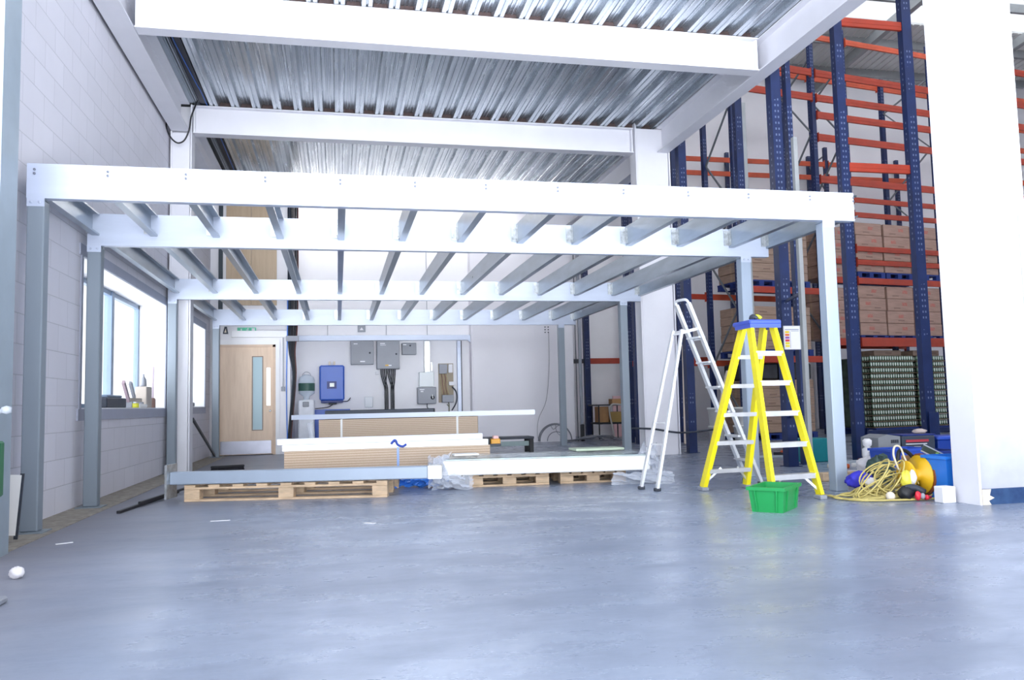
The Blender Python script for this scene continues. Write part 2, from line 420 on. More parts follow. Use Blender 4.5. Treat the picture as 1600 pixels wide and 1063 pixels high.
# door leaf
dr = bpy.data.objects.new('door_1', None); COL.objects.link(dr); dr.location = ((dx0+dx1)/2, YD, 0); dr['_o'] = tuple(dr.location); struct(dr)
m = MB(); lx0, lx1 = dx0+.05, dx1-.05; gx0, gx1, gz0, gz1 = -1.53, -1.36, .46, 1.80; lz = 1.985
m.box(lx0, gx0, YD+.02, YD+.065, .01, lz); m.box(gx1, lx1, YD+.02, YD+.065, .01, lz); m.box(gx0, gx1, YD+.02, YD+.065, .01, gz0); m.box(gx0, gx1, YD+.02, YD+.065, gz1, lz)
m.build('door_leaf', M_DOOR, dr)
m = MB(); m.box(dx0, lx0, YD-.015, YD+.1, 0, dz); m.box(lx1, dx1, YD-.015, YD+.1, 0, dz); m.box(dx0, dx1, YD-.015, YD+.1, lz, dz)
m.build('door_frame', mat('door_lining', (226, 200, 176), .5), dr)
MB().box(dx0-.09, dx0, YD-.02, YD, 0, dz+.09).box(dx1, dx1+.07, YD-.02, YD, 0, dz+.09).box(dx0, dx1, YD-.02, YD, dz, dz+.09).build('architrave', REVEAL, dr)
MB().box(gx0, gx1, YD+.035, YD+.05, gz0, gz1).build('vision_panel', TEALG, dr)
m = MB(); e = .015
m.box(gx0-e, gx0, YD+.012, YD+.02, gz0-e, gz1+e); m.box(gx1, gx1+e, YD+.012, YD+.02, gz0-e, gz1+e); m.box(gx0, gx1, YD+.012, YD+.02, gz1, gz1+e); m.box(gx0, gx1, YD+.012, YD+.02, gz0-e, gz0)
m.build('glazing_bead', mat('brown_bead', (150, 130, 120), .5), dr)
MB().cbox(lx0+.03, lx1-.03, YD+.014, YD+.02, .02, .26, .002).build('kick_plate', mat('brushed_steel', (170, 172, 186), .3, .7), dr)
MB().cbox(-1.285, -1.215, YD+.012, YD+.02, .9, 1.6, .002).build('push_plate', CHROME, dr)
MB().lathe([(0, 0), (.02, 0), (.02, -.03), (.012, -.035), (0, -.035)], (-1.22, YD+.02, .8), 12, axis=1).build('door_lock', CHROME, dr)

# building columns (I sections), longitudinal and cross beams
def column(name, xa, xb, y0, y1, h, fl=.02):
    m = MB(); m.box(xa, xa+fl, y0, y1, 0, h); m.box(xb-fl, xb, y0, y1, 0, h); m.box(xa+fl, xb-fl, (y0+y1)/2-.007, (y0+y1)/2+.007, 0, h)
    return m
def col_thing(label, xa, xb, y0, y1, h, base=True):
    t = thing('steel_column', label, 'column', ((xa+xb)/2, (y0+y1)/2, 0), group=None)
    column('c', xa, xb, y0, y1, h).build('column_shaft', STEELW, t)
    return t
c1 = col_thing('massive white steel column at the right, nearest the camera', 4.655, 5.23, 5.26, 5.52, 5.4)
MB().box(4.68, 5.2, 5.275, 5.37, 0, .115).build('base_block', BLUEBASE, c1)
MB().prism([(4.685, 0), (4.76, 0), (4.74, .03), (4.79, .05), (4.75, .07), (4.765, .115), (4.685, .115)], 1, 5.268, 5.2755).build('chipped_paint', CREAM, c1)
MB().box(4.68, 5.2, 5.30, 5.36, .115, 5.4).build('web_casing', mat('web_shade_grey', (196, 199, 212), .5), c1)  # web coloured greyer to stand for shade in the recess
c2 = col_thing('white steel column standing behind the aluminium stepladder', 4.58, 5.15, 11.78, 12.03, 5.4)
MB().box(4.61, 5.12, 11.80, 11.88, 0, 5.1).build('web_casing', STEELW, c2)
c3 = col_thing('white steel column against the block wall between the windows', -2.25, -1.97, 11.80, 12.05, 5.12)
MB().box(-2.24, -2.0, 11.82, 11.9, 0, 4.71).build('web_casing', STEELW, c3)
c4 = col_thing('white steel column with shade-tinted flange at the left edge, nearest the camera', -2.26, -1.945, 5.25, 5.51, 5.4)
MB().box(-2.24, -1.965, 5.28, 5.36, 0, 5.4).build('web_casing', STEELW, c4)
MB().box(-1.945, -1.942, 5.25, 5.51, 0, 5.4).build('shaded_flange_face', mat('flange_shade_tint', (150, 164, 176), .45), c4)  # flange side of the white column coloured darker as shade
def beam_thing(label, axis, a, b, c, z, w=.178, h=.4):
    loc = ((a+b)/2, c, z) if axis == 0 else (c, (a+b)/2, z)
    t = thing('steel_beam', label, 'beam', loc)
    MB().ibeam(axis, a, b, c, z, w, h).build('beam_section', STEELW, t); return t
zb = 4.72
b = beam_thing('white cross beam under the decking, nearest the camera', 0, -1.99, 4.93, 8.66, zb)
MB().box(-1.985, -1.96, 8.58, 8.74, zb+.02, zb+.38).box(4.9, 4.92, 8.58, 8.74, zb+.02, zb+.38).build('end_plate', STEELW, b)
b = beam_thing('white cross beam under the decking joining the two far columns', 0, -1.965, 4.575, 11.92, zb)
MB().box(-1.96, -1.935, 11.84, 12.0, zb+.02, zb+.38).box(4.54, 4.565, 11.84, 12.0, zb+.02, zb+.38).build('end_plate', STEELW, b)
for (x, side) in ((5.03, 'right side above the open warehouse'), (-2.12, 'left side beside the block wall')):
    beam_thing('white lengthwise beam along the %s, near span' % side, 1, 5.54, 11.775, x, zb, .19 if x > 0 else .24)
    beam_thing('white lengthwise beam along the %s, far span' % side, 1, 12.06, 17.0 if x > 0 else 15.69, x, zb, .19 if x > 0 else .24)
# profiled deck
pt = .288; n = int((4.93+1.74)/pt); X0 = -1.74; z5 = 5.124
def prof(x0):
    P = [(0, 0), (.045, 0), (.052, .012), (.062, .012), (.069, 0), (.112, 0), (.132, .078), (.165, .078), (.171, .066), (.185, .066), (.191, .078), (.210, .078), (.216, .066), (.230, .066), (.236, .078), (.268, .078)]
    return [(x0+a, z5+b_) for a, b_ in P]
pts = []
for i in range(n+1): pts += [p for p in prof(X0+i*pt) if p[0] < 4.94]
m = MB()
def deckstrip(m, ya, yb):
    v = [(x, y, z) for y in (ya, yb) for x, z in pts]; k = len(pts)
    m.add(v, [(i, i+1, k+i+1, k+i) for i in range(k-1)])
deckstrip(m, 4.9, 17.0)
struct(m.build('ceiling', M_DECK, solid=.0015))
struct(MB().box(-2.28, 5.12, 4.9, 17.5, z5+.082, z5+.2).build('ceiling_slab', SLAB))
m = MB(); m.box(-2.0, -1.95, 5.6, 11.75, z5, z5+.06)
for k in range(3): m.box(-1.95+k*.03, -1.93+k*.03, 5.6, 15.6, z5+.02+k*.006, z5+.03+k*.006)
struct(m.build('trim_4', mat('deck_edge_trim', (176, 186, 198), .35, .5)))
m = MB()
for yb_ in (8.66, 11.92):
    for i in range(n+1):
        x = X0+i*pt
        if x+.26 < 4.9: m.prism([(x+.118, z5), (x+.285, z5), (x+.268, z5+.075), (x+.135, z5+.075)], 1, yb_-.03, yb_+.03)
struct(m.build('trim_5', BROWN))
t = thing('cable_tray', 'dark cable tray running under the deck edge along the left side', 'cable tray', (-1.84, 11, z5))
MB().box(-1.87, -1.76, 5.0, 15.6, z5+.015, z5+.03).box(-1.87, -1.865, 5.0, 15.6, z5-.0, z5+.03).build('tray_channel', mat('tray_black', (34, 38, 52), .5), t)
MB().tube(smooth([(-1.835, 5.2, z5+.005), (-1.82, 8, z5+.0), (-1.84, 9.6, z5+.004), (-1.80, 11.0, z5+.006), (-1.78, 11.78, z5+.008), (-1.8, 15.5, z5+.008)], 10), .007, 6).build('blue_cable', mat('blue_flex', (40, 110, 210), .4), t)
tag(MB().tube(smooth([(-2.26, 11.6, 4.84), (-2.27, 11.62, 4.72), (-2.22, 11.6, 4.58), (-2.13, 11.62, 4.50), (-2.04, 11.62, 4.54), (-1.975, 11.6, 4.68), (-1.95, 11.6, 4.86), (-1.91, 11.62, 5.0), (-1.88, 11.66, 5.125)], 6), .011, 8).build('hanging_cable', BLACK, org=(-2.1, 11.62, 4.5)), 'black cable looping from the wall up over the far cross beam', 'cable')

# warehouse roof with rooflights
m = MB()
def zr(y): return 9.45+(19.2-y)*.105
def roofbox(m, x0, x1, y0, y1, o=0., th=.05):
    v = [(x, y, zr(y)+o+k) for k in (0, th) for y in (y0, y1) for x in (x0, x1)]
    m.add(v, [(0,2,3,1),(4,5,7,6),(0,1,5,4),(2,6,7,3),(0,4,6,2),(1,3,7,5)])
sky = [(6.5, 9.2, 3.5, 16.5), (10.6, 14.0, 3.5, 16.5), (14.9, 17.2, 3.5, 16.5)]
xs = [4.9, 6.5, 9.2, 10.6, 14.0, 14.9, 17.2, 19]
for i in range(7):
    if i % 2 == 0: roofbox(m, xs[i], xs[i+1], 2, 19.4)
    else: roofbox(m, xs[i], xs[i+1], 2, 3.5); roofbox(m, xs[i], xs[i+1], 16.5, 19.4)
for k in range(120):
    x = 5.0+k*.2
    if x > 18.8: break
    roofbox(m, x, x+.035, 16.5, 19.2, -.02, .02)
struct(m.build('ceiling_roof', ROOFM))
m = MB()
for x0, x1, y0, y1 in sky: roofbox(m, x0, x1, y0, y1, .02, .008)
struct(m.build('window_3', clear('rooflight_sheet', (240, 244, 250), .16, .4)))
for k, y in enumerate((18.6, 17.2, 15.4, 12.6, 9.8)):
    m = MB(); roofbox(m, 5.1, 18.8, y, y+.07, -.2, .2)
    struct(m.build('trim_%d' % (k+6), mat('purlin_grey', (150, 154, 156), .5)))
for k, x in enumerate((8.2, 12.6, 16.4)):
    m = MB(); roofbox(m, x, x+.14, 3, 19.2, -.42, .22); struct(m.build('trim_%d' % (k+11), mat('purlin_grey', (150, 154, 156), .5)))

# ------------------------------------------------------------------ mezzanine frame
mz = thing('mezzanine_frame', 'grey steel mezzanine frame of posts, beams and joists filling the room', 'mezzanine', (1.1, 6.35, 0))
MY = (6.35, 7.85, 11.65, 15.18); XL = (-2.18, -2.19, -2.235, -2.165); XR = (4.515, 4.52, 4.53, 4.545); ZB = (2.385, 2.335, 2.345, 2.34); ZT = 2.635
JX = [-2.15, -1.66, -1.12, -.55, .01, .59, 1.16, 1.76, 2.33, 2.91, 3.47, 4.06, 4.49]
bolt = MB().lathe([(0, -.006), (.011, -.006), (.011, 0)], n=6, axis=1)
bolt0 = None
for k in range(4):
    m = MB(); y = MY[k]
    zt, zb_ = ZT+(.005 if k == 0 else -.01), ZB[k]
    m.box(XL[k], XR[k], y, y+.004, zb_, zt); m.box(XL[k], XR[k], y+.004, y+.075, zb_, zb_+.004); m.box(XL[k], XR[k], y+.004, y+.075, zt-.004, zt)
    m.box(XL[k], XR[k], y+.071, y+.075, zb_+.004, zb_+.022); m.box(XL[k], XR[k], y+.071, y+.075, zt-.022, zt-.004)
    bm_ = m.build('main_beam', BEAM, mz)
    for jx in JX:
        if k and jx in (JX[0], JX[-1]): pass
        for dz_ in ((.075, .045) if k == 0 else ()):
            x = jx+.02
            if bolt0 is None:
                bolt0 = MB().lathe([(0, y-.007), (.009, y-.007), (.010, y), (0, y)], (x, 0, zt-dz_), 6, axis=1).build('bolt', mat('bolt_zinc', (130, 136, 150), .35, .5), bm_, org=(x, y, zt-dz_)); 
            else:
                c = bolt0.copy(); COL.objects.link(c); c.location = Vector((x, y, zt-dz_))-Vector(bm_['_o'])
for s_ in range(3):
    ya, yb_ = MY[s_]+.006 if s_ else MY[s_]+.006, MY[s_+1]-.004
    for i, jx in enumerate(JX):
        zt, z0 = ZT-.012, 2.425
        x = jx
        m = MB(); tk = .0025; fw = .062
        m.box(x, x+tk, ya, yb_, z0, zt); m.box(x+tk, x+fw, ya, yb_, z0, z0+tk); m.box(x+tk, x+fw, ya, yb_, zt-tk, zt)
        m.box(x+fw-tk, x+fw, ya, yb_, z0+tk, z0+.016); m.box(x+fw-tk, x+fw, ya, yb_, zt-.016, zt-tk)
        j = m.build('joist', JOIST, mz)
        m = MB(); m.box(x-.005, x-.0005, yb_-.06, yb_, z0+.02, zt-.015); m.box(x-.055, x-.005, yb_-.005, yb_, z0+.02, zt-.015)
        for bz in (z0+.05, zt-.05): m.box(x-.012, x-.005, yb_-.042, yb_-.026, bz-.008, bz+.008); m.box(x-.04, x-.024, yb_-.013, yb_-.005, bz-.008, bz+.008)
        m.build('cleat', GALV, j)
posts = []
for k in range(4):
    for sd in (0, 1):
        if sd == 0:
            x0 = (-2.175, -2.19, -2.235, -2.165)[k]; x1 = x0+.115; mt = POST
        else: x0, x1 = 4.195, 4.31; mt = (POST2, POST2, POST, POST)[k]
        y0 = MY[k]+.0; y1 = y0+.115; zt = ZB[k]
        m = MB(); m.cbox(x0, x1, y0, y1, .012, zt-.012, .008); m.box(x0-.0, x1+.0, y0, y1+.0, zt-.012, zt)
        p = m.build('post', mt, mz, bevel=0)
        MB().box(max(x0-.05, -2.27), x1+.05, y0-.05, min(y1+.05, y0+.145), 0, .012).build('base_plate', mt, p)
        MB().box(x0-.001, x1+.001, y0-.002, y0, zt-.06, zt).lathe([(0, y0-.012), (.01, y0-.012), (.01, y0-.002)], ((x0+.03), 0, zt-.03), 6, axis=1).lathe([(0, y0-.012), (.01, y0-.012), (.01, y0-.002)], ((x1-.03), 0, zt-.03), 6, axis=1).build('head_plate', BEAM, p)

# ------------------------------------------------------------------ stepladders
def stile(m, p, q, w, d): m.bar(p, q, w, d, up=(1, 0, 0)); return m
def lerp(a, b, t): return tuple(a[i]+(b[i]-a[i])*t for i in range(3))
yl = thing('stepladder', 'yellow fibreglass stepladder with blue top platform behind the green crate', 'stepladder', (3.55, 6.5, 0))
TP = 1.47
FA = [((3.26, 6.99, 0), (3.52, 6.60, TP)), ((3.71, 7.03, 0), (3.73, 6.62, TP))]
NE = [((3.385, 5.98, 0), (3.485, 6.42, TP)), ((3.845, 6.05, 0), (3.71, 6.44, TP))]
def obar(p, q, w, d):
    """stile as a shallow channel, web outward"""
    m = MB(); p = Vector(p); q = Vector(q); dd = (q-p).normalized(); a = Vector((1, 0, 0)); a = (a-dd*a.dot(dd)).normalized(); b_ = dd.cross(a)
    P = [(-w/2, -d/2), (w/2, -d/2), (w/2, -d/2+.012), (-w/2+.012, -d/2+.012), (-w/2+.012, d/2-.012), (w/2, d/2-.012), (w/2, d/2), (-w/2, d/2)]
    v = [c+a*x+b_*y for c in (p, q) for x, y in P]; n_ = 8
    m.add(v, [(i, (i+1) % n_, n_+(i+1) % n_, n_+i) for i in range(n_)]+[(0,1,2,3),(0,3,4,7),(4,5,6,7),(8,11,10,9),(8,15,12,11),(12,15,14,13)])
    return m
for (p, q) in FA: obar((p[0], p[1], .03), q, .04, .075).build('stile', YEL, yl)
for (p, q) in NE: obar((p[0], p[1], .03), q, .03, .075).build('stile', YEL, yl)
for (p, q) in FA+NE: MB().cbox(p[0]-.032, p[0]+.032, p[1]-.05, p[1]+.05, 0, .035).build('foot', GREYE, yl)
for k in range(5):
    z = .20+k*.255; t_ = z/TP
    a, b_ = lerp(*NE[0], t_), lerp(*NE[1], t_)
    if k < 5:
        m = MB(); m.bar(a, b_, .085, .022); m.bar((a[0], a[1]-.036, a[2]-.016), (b_[0], b_[1]-.036, b_[2]-.016), .012, .03); m.build('tread', ALU, yl)
    a, b_ = lerp(*FA[0], t_-.01), lerp(*FA[1], t_-.01)
    m = MB(); m.bar(a, b_, .075, .02); m.bar((a[0], a[1]-.03, a[2]-.014), (b_[0], b_[1]-.03, b_[2]-.014), .01, .024); m.build('tread', ALU, yl)
for pr in (FA, NE):
    a, b_ = lerp(*pr[0], .05), lerp(*pr[1], .05); c_, d_ = lerp(*pr[0], .14), lerp(*pr[1], .14)
    MB().bar(a, lerp(c_, d_, .3), .006, .02).build('brace', ALU, yl); MB().bar(b_, lerp(c_, d_, .7), .006, .02).build('brace', ALU, yl)
m = MB().cbox(3.455, 3.755, 6.36, 6.68, TP-.005, TP+.035, .01); m.box(3.46, 3.75, 6.365, 6.38, TP-.035, TP); m.box(3.46, 3.475, 6.38, 6.64, TP-.035, TP); m.box(3.735, 3.75, 6.38, 6.64, TP-.035, TP)
m.build('top_platform', mat('ladder_blue', (62, 88, 196), .4), yl)
g = thing('work_gloves', 'dark and yellow work gloves crumpled on the blue ladder top', 'gloves', (3.58, 6.5, TP+.035))
MB().tube(smooth([(3.53, 6.47, TP+.055), (3.56, 6.5, TP+.075), (3.6, 6.5, TP+.06)], 4), .022, 8).build('dark_glove', DARK, g)
MB().tube(smooth([(3.57, 6.52, TP+.05), (3.60, 6.5, TP+.08), (3.63, 6.48, TP+.055)], 4), .016, 8).build('yellow_cuff', mat('lime_fabric', (200, 210, 60), .8), g)

wl = thing('stepladder', 'white aluminium stepladder standing open in front of the white column', 'stepladder', (3.4, 7.35, 0))
TW = 1.76
FR = [((3.99, 7.27, 0), (3.30, 7.25, TW)), ((4.04, 7.66, 0), (3.25, 7.42, TW))]
RE = [((2.865, 7.12, 0), (3.22, 7.24, 1.5)), ((2.79, 7.33, 0), (3.19, 7.38, 1.5))]
for (p, q) in FR: MB().bar((p[0], p[1], .02), q, .028, .06, up=(0, 1, 0)).build('stile', ALUW, wl)
for (p, q) in RE: MB().bar((p[0], p[1], .02), q, .024, .04, up=(0, 1, 0)).build('stile', ALUW, wl)
for (p, q) in FR+RE: MB().cbox(p[0]-.03, p[0]+.03, p[1]-.02, p[1]+.02, 0, .03).build('foot', DARK, wl)
for k in range(6):
    z = .23+k*.24; a, b_ = lerp(*FR[0], z/TW), lerp(*FR[1], z/TW)
    MB().bar(a, b_, .075, .016).bar((a[0]+.033, a[1], a[2]-.012), (b_[0]+.033, b_[1], b_[2]-.012), .01, .022).build('tread', ALUW, wl)
for z in (.42, .62, 1.46): 
    a, b_ = lerp(*RE[0], z/1.5), lerp(*RE[1], z/1.5); MB().bar(a, b_, .02, .014).build('cross_rail', ALU, wl)
MB().bar(lerp(*RE[0], .98), lerp(*FR[0], .86), .01, .03).bar(lerp(*RE[1], .98), lerp(*FR[1], .86), .01, .03).build('hinge_plate', ALU, wl)
MB().tube(smooth([(3.31, 7.25, TW-.01), (3.285, 7.26, TW+.03), (3.26, 7.33, TW+.035), (3.245, 7.40, TW+.03), (3.25, 7.42, TW-.01)], 5), .014, 8).build('top_rail', ALUW, wl)

# ------------------------------------------------------------------ pallets, boards, spare steel, foam pack
def pallet(label, cx, cy, w, d, h, rotz, grp, blocks=3, m_=TIMB, name='pallet', nb=6):
    t = thing(name, label, 'pallet', (cx, cy, 0), rotz, grp, local=True)
    for j in range(3):
        y = -d/2+.05+j*(d-.1)/2
        MB().cbox(-w/2, w/2, y-.05, y+.05, 0, .02, .003).build('bottom_board', m_, t)
        for i in range(blocks):
            x = -w/2+.07+i*(w-.14)/(blocks-1)
            MB().cbox(x-.07, x+.07, y-.05, y+.05, .02, h-.042, .004).build('block', m_, t)
        MB().cbox(-w/2, w/2, y-.05, y+.05, h-.042, h-.022, .003).build('stringer_board', m_, t)
    for i in range(nb):
        x = -w/2+.05+i*(w-.1)/(nb-1)
        MB().cbox(x-.05, x+.05, -d/2, d/2, h-.022, h, .003).build('deck_board', m_, t)
    return t
a = math.atan2(-.02, 1)
pallet('long timber pallet on the floor under the spare grey post', -.38, 8.27, 1.86, .9, .152, radians(-11.5), 'timber pallets on the concrete', nb=9)
pallet('timber pallet under the left half of the white foam pack', 1.72, 8.56, .82, .8, .13, radians(-3), 'timber pallets on the concrete')
pallet('timber pallet under the right half of the white foam pack', 2.60, 8.54, .70, .8, .12, radians(-3), 'timber pallets on the concrete')
sp = thing('spare_post', 'spare grey steel post lying across the long timber pallet', 'steel post', (-.3, 7.86, .153), radians(-10.5), local=True)
MB().cbox(-1.22, 1.14, -.058, .057, .005, .12, .008).build('post_tube', POST2, sp)
MB().box(-1.24, -1.22, -.12, .13, -.12, .19).build('end_plate', GALV, sp)
MB().cbox(1.14, 1.27, -.065, .062, 0, .125, .004).build('foam_end', FOAM, sp)
tag(MB().box(-.55, 1.64, 8.9, 9.5, .155, .385).build('chipboard_stack_base', M_CHIP, org=(.55, 9.2, .155)), 'near bundle of chipboard flooring sheets tied with blue strap', 'chipboard')
o = bpy.data.objects['chipboard_stack_base']; o.name = 'chipboard_bundle'
MB().box(.62, .645, 8.894, 9.5, .15, .392).build('packing_band', mat('blue_band', (150, 180, 235), .4), o)
MB().tube(smooth([(.56, 8.88, .43), (.6, 8.87, .47), (.63, 8.88, .42), (.68, 8.87, .40), (.72, 8.88, .42)], 5), .012, 7).build('strap_knot', mat('blue_strap', (50, 80, 180), .5), o)
pallet('timber pallet under the near chipboard bundle', .5, 9.2, 1.2, .5, .154, 0, 'timber pallets on the concrete')
for k, (x0, x1, z0, lab) in enumerate(((-.57, 1.62, .387, 'lower bright steel channel on the near chipboard bundle'), (-.62, 1.56, .452, 'upper bright steel channel on the near chipboard bundle'))):
    m = MB(); m.box(x0, x1, 8.9, 8.905, z0, z0+.062); m.box(x0, x1, 8.905, 9.0, z0, z0+.004); m.box(x0, x1, 8.905, 9.0, z0+.058, z0+.062)
    tag(m.build('steel_channel', BEAM if k else ALUW, org=((x0+x1)/2, 8.95, z0)), lab, 'steel channel', 'bright steel channels on the near chipboard')
o = tag(MB().box(-.24, 2.12, 12.3, 12.9, .15, .655).build('chipboard_bundle', M_CHIP, org=(.9, 12.6, .15)), 'far bundle of chipboard flooring sheets with white bands', 'chipboard')
for x in (.08, 1.8): MB().box(x, x+.03, 12.294, 12.9, .149, .660).build('packing_band', FOAM, o)
A12 = radians(-10)
pallet('timber pallet under the far chipboard bundle', .9, 12.6, 2.2, .6, .149, A12, 'timber pallets on the concrete', nb=8)
m = MB(); m.box(-.64, 2.98, 12.28, 12.285, .664, .735); m.box(-.64, 2.98, 12.285, 12.38, .664, .668); m.box(-.64, 2.98, 12.285, 12.38, .731, .735)
tag(m.build('steel_channel', BEAM, org=(.9, 12.6, .664)), 'long steel channel lying on the far chipboard bundle', 'steel channel').rotation_euler = (0, 0, A12); o.rotation_euler = (0, 0, A12)
tag(MB().cbox(-.18, 1.46, 12.45, 12.75, .66, .79, .01).build('grey_slab', DARK, org=(.9, 12.6, .66)), 'long dark grey panel lying on the far chipboard bundle', 'panel').rotation_euler = (0, 0, A12)
# bagged item beside rear bundle
m = MB().tube(smooth([(-.38, 12.35, .02), (-.36, 12.36, .3), (-.4, 12.38, .62)], 5), .045, 8)
tag(m.build('wrapped_roll', PLAST, org=(-.38, 12.35, 0)), 'upright roll in clear wrap at the left end of the far chipboard', 'roll')
# foam pack
fp = thing('foam_pack', 'long white foam slab shrink-wrapped on two timber pallets', 'packed panels', (2.05, 8.22, .13))
fp_rot = fp = fp
MB().cbox(1.0, 3.10, 8.22, 8.98, .133, .277, .008).build('foam_slab', FOAM, fp)
MB().cbox(1.02, 3.08, 8.26, 8.96, .2775, .29, .004).build('glass_sheet', mat('grey_green_sheet', (176, 192, 196), .15, .2), fp)
def crump(x0, x1, y0, y1, z0, z1, sd, nx=26, ny=14, amp=.03):
    rr = random.Random(sd); ph = [(rr.uniform(5, 30), rr.uniform(5, 30), rr.uniform(0, 6)) for _ in range(7)]
    def fn(u, v):
        x = x0+(x1-x0)*u; z = z0+(z1-z0)*v; d = sum(sin(a*u+b*v+c) for a, b, c in ph)*amp/3
        return (x+d*.6, y0+(y1-y0)*(.5+.5*sin(u*5+v*3))+d, z+d*.5)
    return MB().grid(nx, ny, fn, False)
crump(.86, 1.06, 8.16, 8.3, .04, .33, 1, amp=.05).build('loose_wrap', PLAST, fp, solid=.0008)
crump(.9, 1.3, 8.15, 8.25, .005, .14, 2, amp=.04).build('loose_wrap', PLAST, fp, solid=.0008)
crump(3.02, 3.2, 8.14, 8.35, .03, .38, 3, amp=.05).build('loose_wrap', PLAST, fp, solid=.0008)
crump(2.7, 3.32, 8.13, 8.2, .005, .12, 4, amp=.035).build('loose_wrap', PLAST, fp, solid=.0008)
def top(u, v): return (1.0+2.1*u, 8.24+.72*v, .296+.012*abs(sin(u*40+v*9))*abs(sin(v*14+u*5)))
MB().grid(60, 14, top, False).build('wrap_sheet', clear('wrap_film', (225, 232, 236), .3, .1), fp)
tag(MB().cbox(2.48, 3.02, 8.4, 8.7, .3095, .335, .006).build('green_packet', mat('pale_green_card', (196, 212, 190), .7), org=(2.75, 8.85, .31)), 'pale green flat packet lying on the foam pack', 'packet')
tag(MB().cbox(1.16, 1.42, 8.32, 8.5, .3095, .33, .008).build('white_packet', FOAM, org=(1.29, 8.4, .31)), 'small white packet lying on the left end of the foam pack', 'packet')
fp.rotation_euler = (0, 0, radians(-7)); fp.location = (2.05, 7.97, .13)
# blue sheeting between
tag(crump(.55, 1.1, 8.30, 8.5, .01, .15, 9, amp=.03).build('blue_sheet', mat('blue_film', (70, 140, 240), .25), solid=.001), 'crumpled blue plastic film beside the end of the spare post', 'plastic film')
# floor bars at left
for k, (p, q, w_) in enumerate((((-1.77, 7.33, .012), (-1.60, 8.95, .012), .03), ((-1.70, 7.75, .037), (-1.5, 9.3, .037), .025))):
    tag(MB().bar(p, q, w_, .022).build('steel_angle', BLACK, org=p), ('long dark steel bar on the floor by the wall, nearer the camera', 'long dark steel bar lying on the other bar, further back')[k], 'steel bar')
# broom head
br = thing('broom_head', 'black broom head lying on the floor before the door', 'broom', (-1.68, 11.75, 0), radians(17), local=True)
MB().cbox(0, .44, 0, .07, .045, .075, .01).build('stock', BLACK, br)
MB().prism([(0, 0), (.44, 0), (.43, .046), (.01, .046)], 1, .005, .065).build('bristles', mat('dark_bristle', (40, 40, 48), .9, vs=60., var=.3), br)
tag(MB().bar((-1.98, 12.1, .72), (-2.10, 15.08, .045), .03, .035).build('leaning_bar', DARK, org=(-2.05, 14.8, 0)), 'dark bar leaning from the far column down toward the door', 'bar')

# ------------------------------------------------------------------ pallet racking
def upright(par, x, y, h, w=.12, d=.1, ends=True, nm='upright_post', face=-1):
    """open C post, web facing the camera side; own origin so the perforations follow it"""
    m = MB(); t_ = .006
    m.box(x-w/2, x+w/2, y-d/2, y-d/2+t_, .008, h); m.box(x-w/2, x-w/2+t_, y-d/2+t_, y+d/2, .008, h); m.box(x+w/2-t_, x+w/2, y-d/2+t_, y+d/2, .008, h)
    p = m.build(nm, M_RBLUE, par, org=(x, y, 0))
    MB().box(x-w/2-.03, x+w/2+.03, y-d/2-.03, y+d/2+.03, 0, .008).build('foot_plate', M_RBLUE, p)
    return p
def brace_zig(par, a, b, z0, z1, step, m_=None):
    m_ = m_ or mat('brace_grey', (120, 126, 132), .45, .3)
    k = 0; z = z0
    while z < z1:
        p, q = (a, b) if k % 2 == 0 else (b, a)
        MB().bar((p[0], p[1], z), (q[0], q[1], min(z+step, z1)), .03, .03).build('brace', m_, par)
        z += step; k += 1
def rbeam(par, x0, x1, y, z, h=.12, m_=None, d=.045):
    m_ = m_ or M_RORG
    m = MB(); m.cbox(x0+.06, x1-.06, y-d/2, y+d/2, z-h/2, z+h/2, .006); m.box(x0+.06, x1-.06, y-d/2-.004, y-d/2, z-.008, z+.008)
    b_ = m.build('rack_beam', m_, par)
    MB().box(x0+.055, x0+.062, y-.03, y+.03, z-.1, z+.1).build('beam_connector', m_, b_); MB().box(x1-.062, x1-.055, y-.03, y+.03, z-.1, z+.1).build('beam_connector', m_, b_)
# rack standing free at the aisle: frames at three places along the room
def frame_thing(label, x0, x1, y, y1, h, grp='blue rack frames lining the warehouse aisle'):
    t = thing('rack_frame', label, 'rack frame', (x0, y, 0), group=grp)
    upright(t, x0, y, h, .13, .13); upright(t, x1, y1, h, .12, .1)
    return t
HN = 8.3
f1 = frame_thing('tall blue rack frame nearest the camera, with the notice on it', 5.36, 6.47, 9.02, 9.28, HN)
upright(f1, 5.66, 9.2, HN, .07, .09)
MB().cbox(5.10, 5.15, 8.2, 8.26, 0, 3.8, .004).build('grey_conduit', mat('conduit_grey', (170, 174, 176), .45, .3), f1)
MB().bar((5.12, 8.26, 2.0), (5.36, 8.96, 2.0), .03, .03).build('bracket', M_RBLUE, f1); MB().bar((5.12, 8.26, .6), (5.36, 8.96, .6), .03, .03).build('bracket', M_RBLUE, f1)
brace_zig(f1, (5.72, 9.2), (6.42, 9.28), 5.6, 8.0, .9)
f2 = frame_thing('tall blue rack frame right of the white column behind the aluminium ladder', 5.43, 6.47, 12.0, 12.02, HN)
MB().cbox(6.53, 6.60, 11.98, 12.04, .3, 5.7, .004).build('grey_conduit', mat('conduit_grey', (170, 174, 176), .45, .3), f2)
f3 = frame_thing('tall blue rack frame whose front post shows left of the white column', 5.72, 6.62, 15.0, 15.0, HN)
f4 = frame_thing('tall blue rack frame furthest back, beside the small desk', 5.66, 6.7, 18.1, 18.0, HN)
rbeam(f4, 5.66, 8.9, 18.15, 1.78, .13); 
rbeam(f4, 5.2, 5.66, 18.15, 1.78, .1, mat('dark_beam_end', (50, 50, 60), .5))
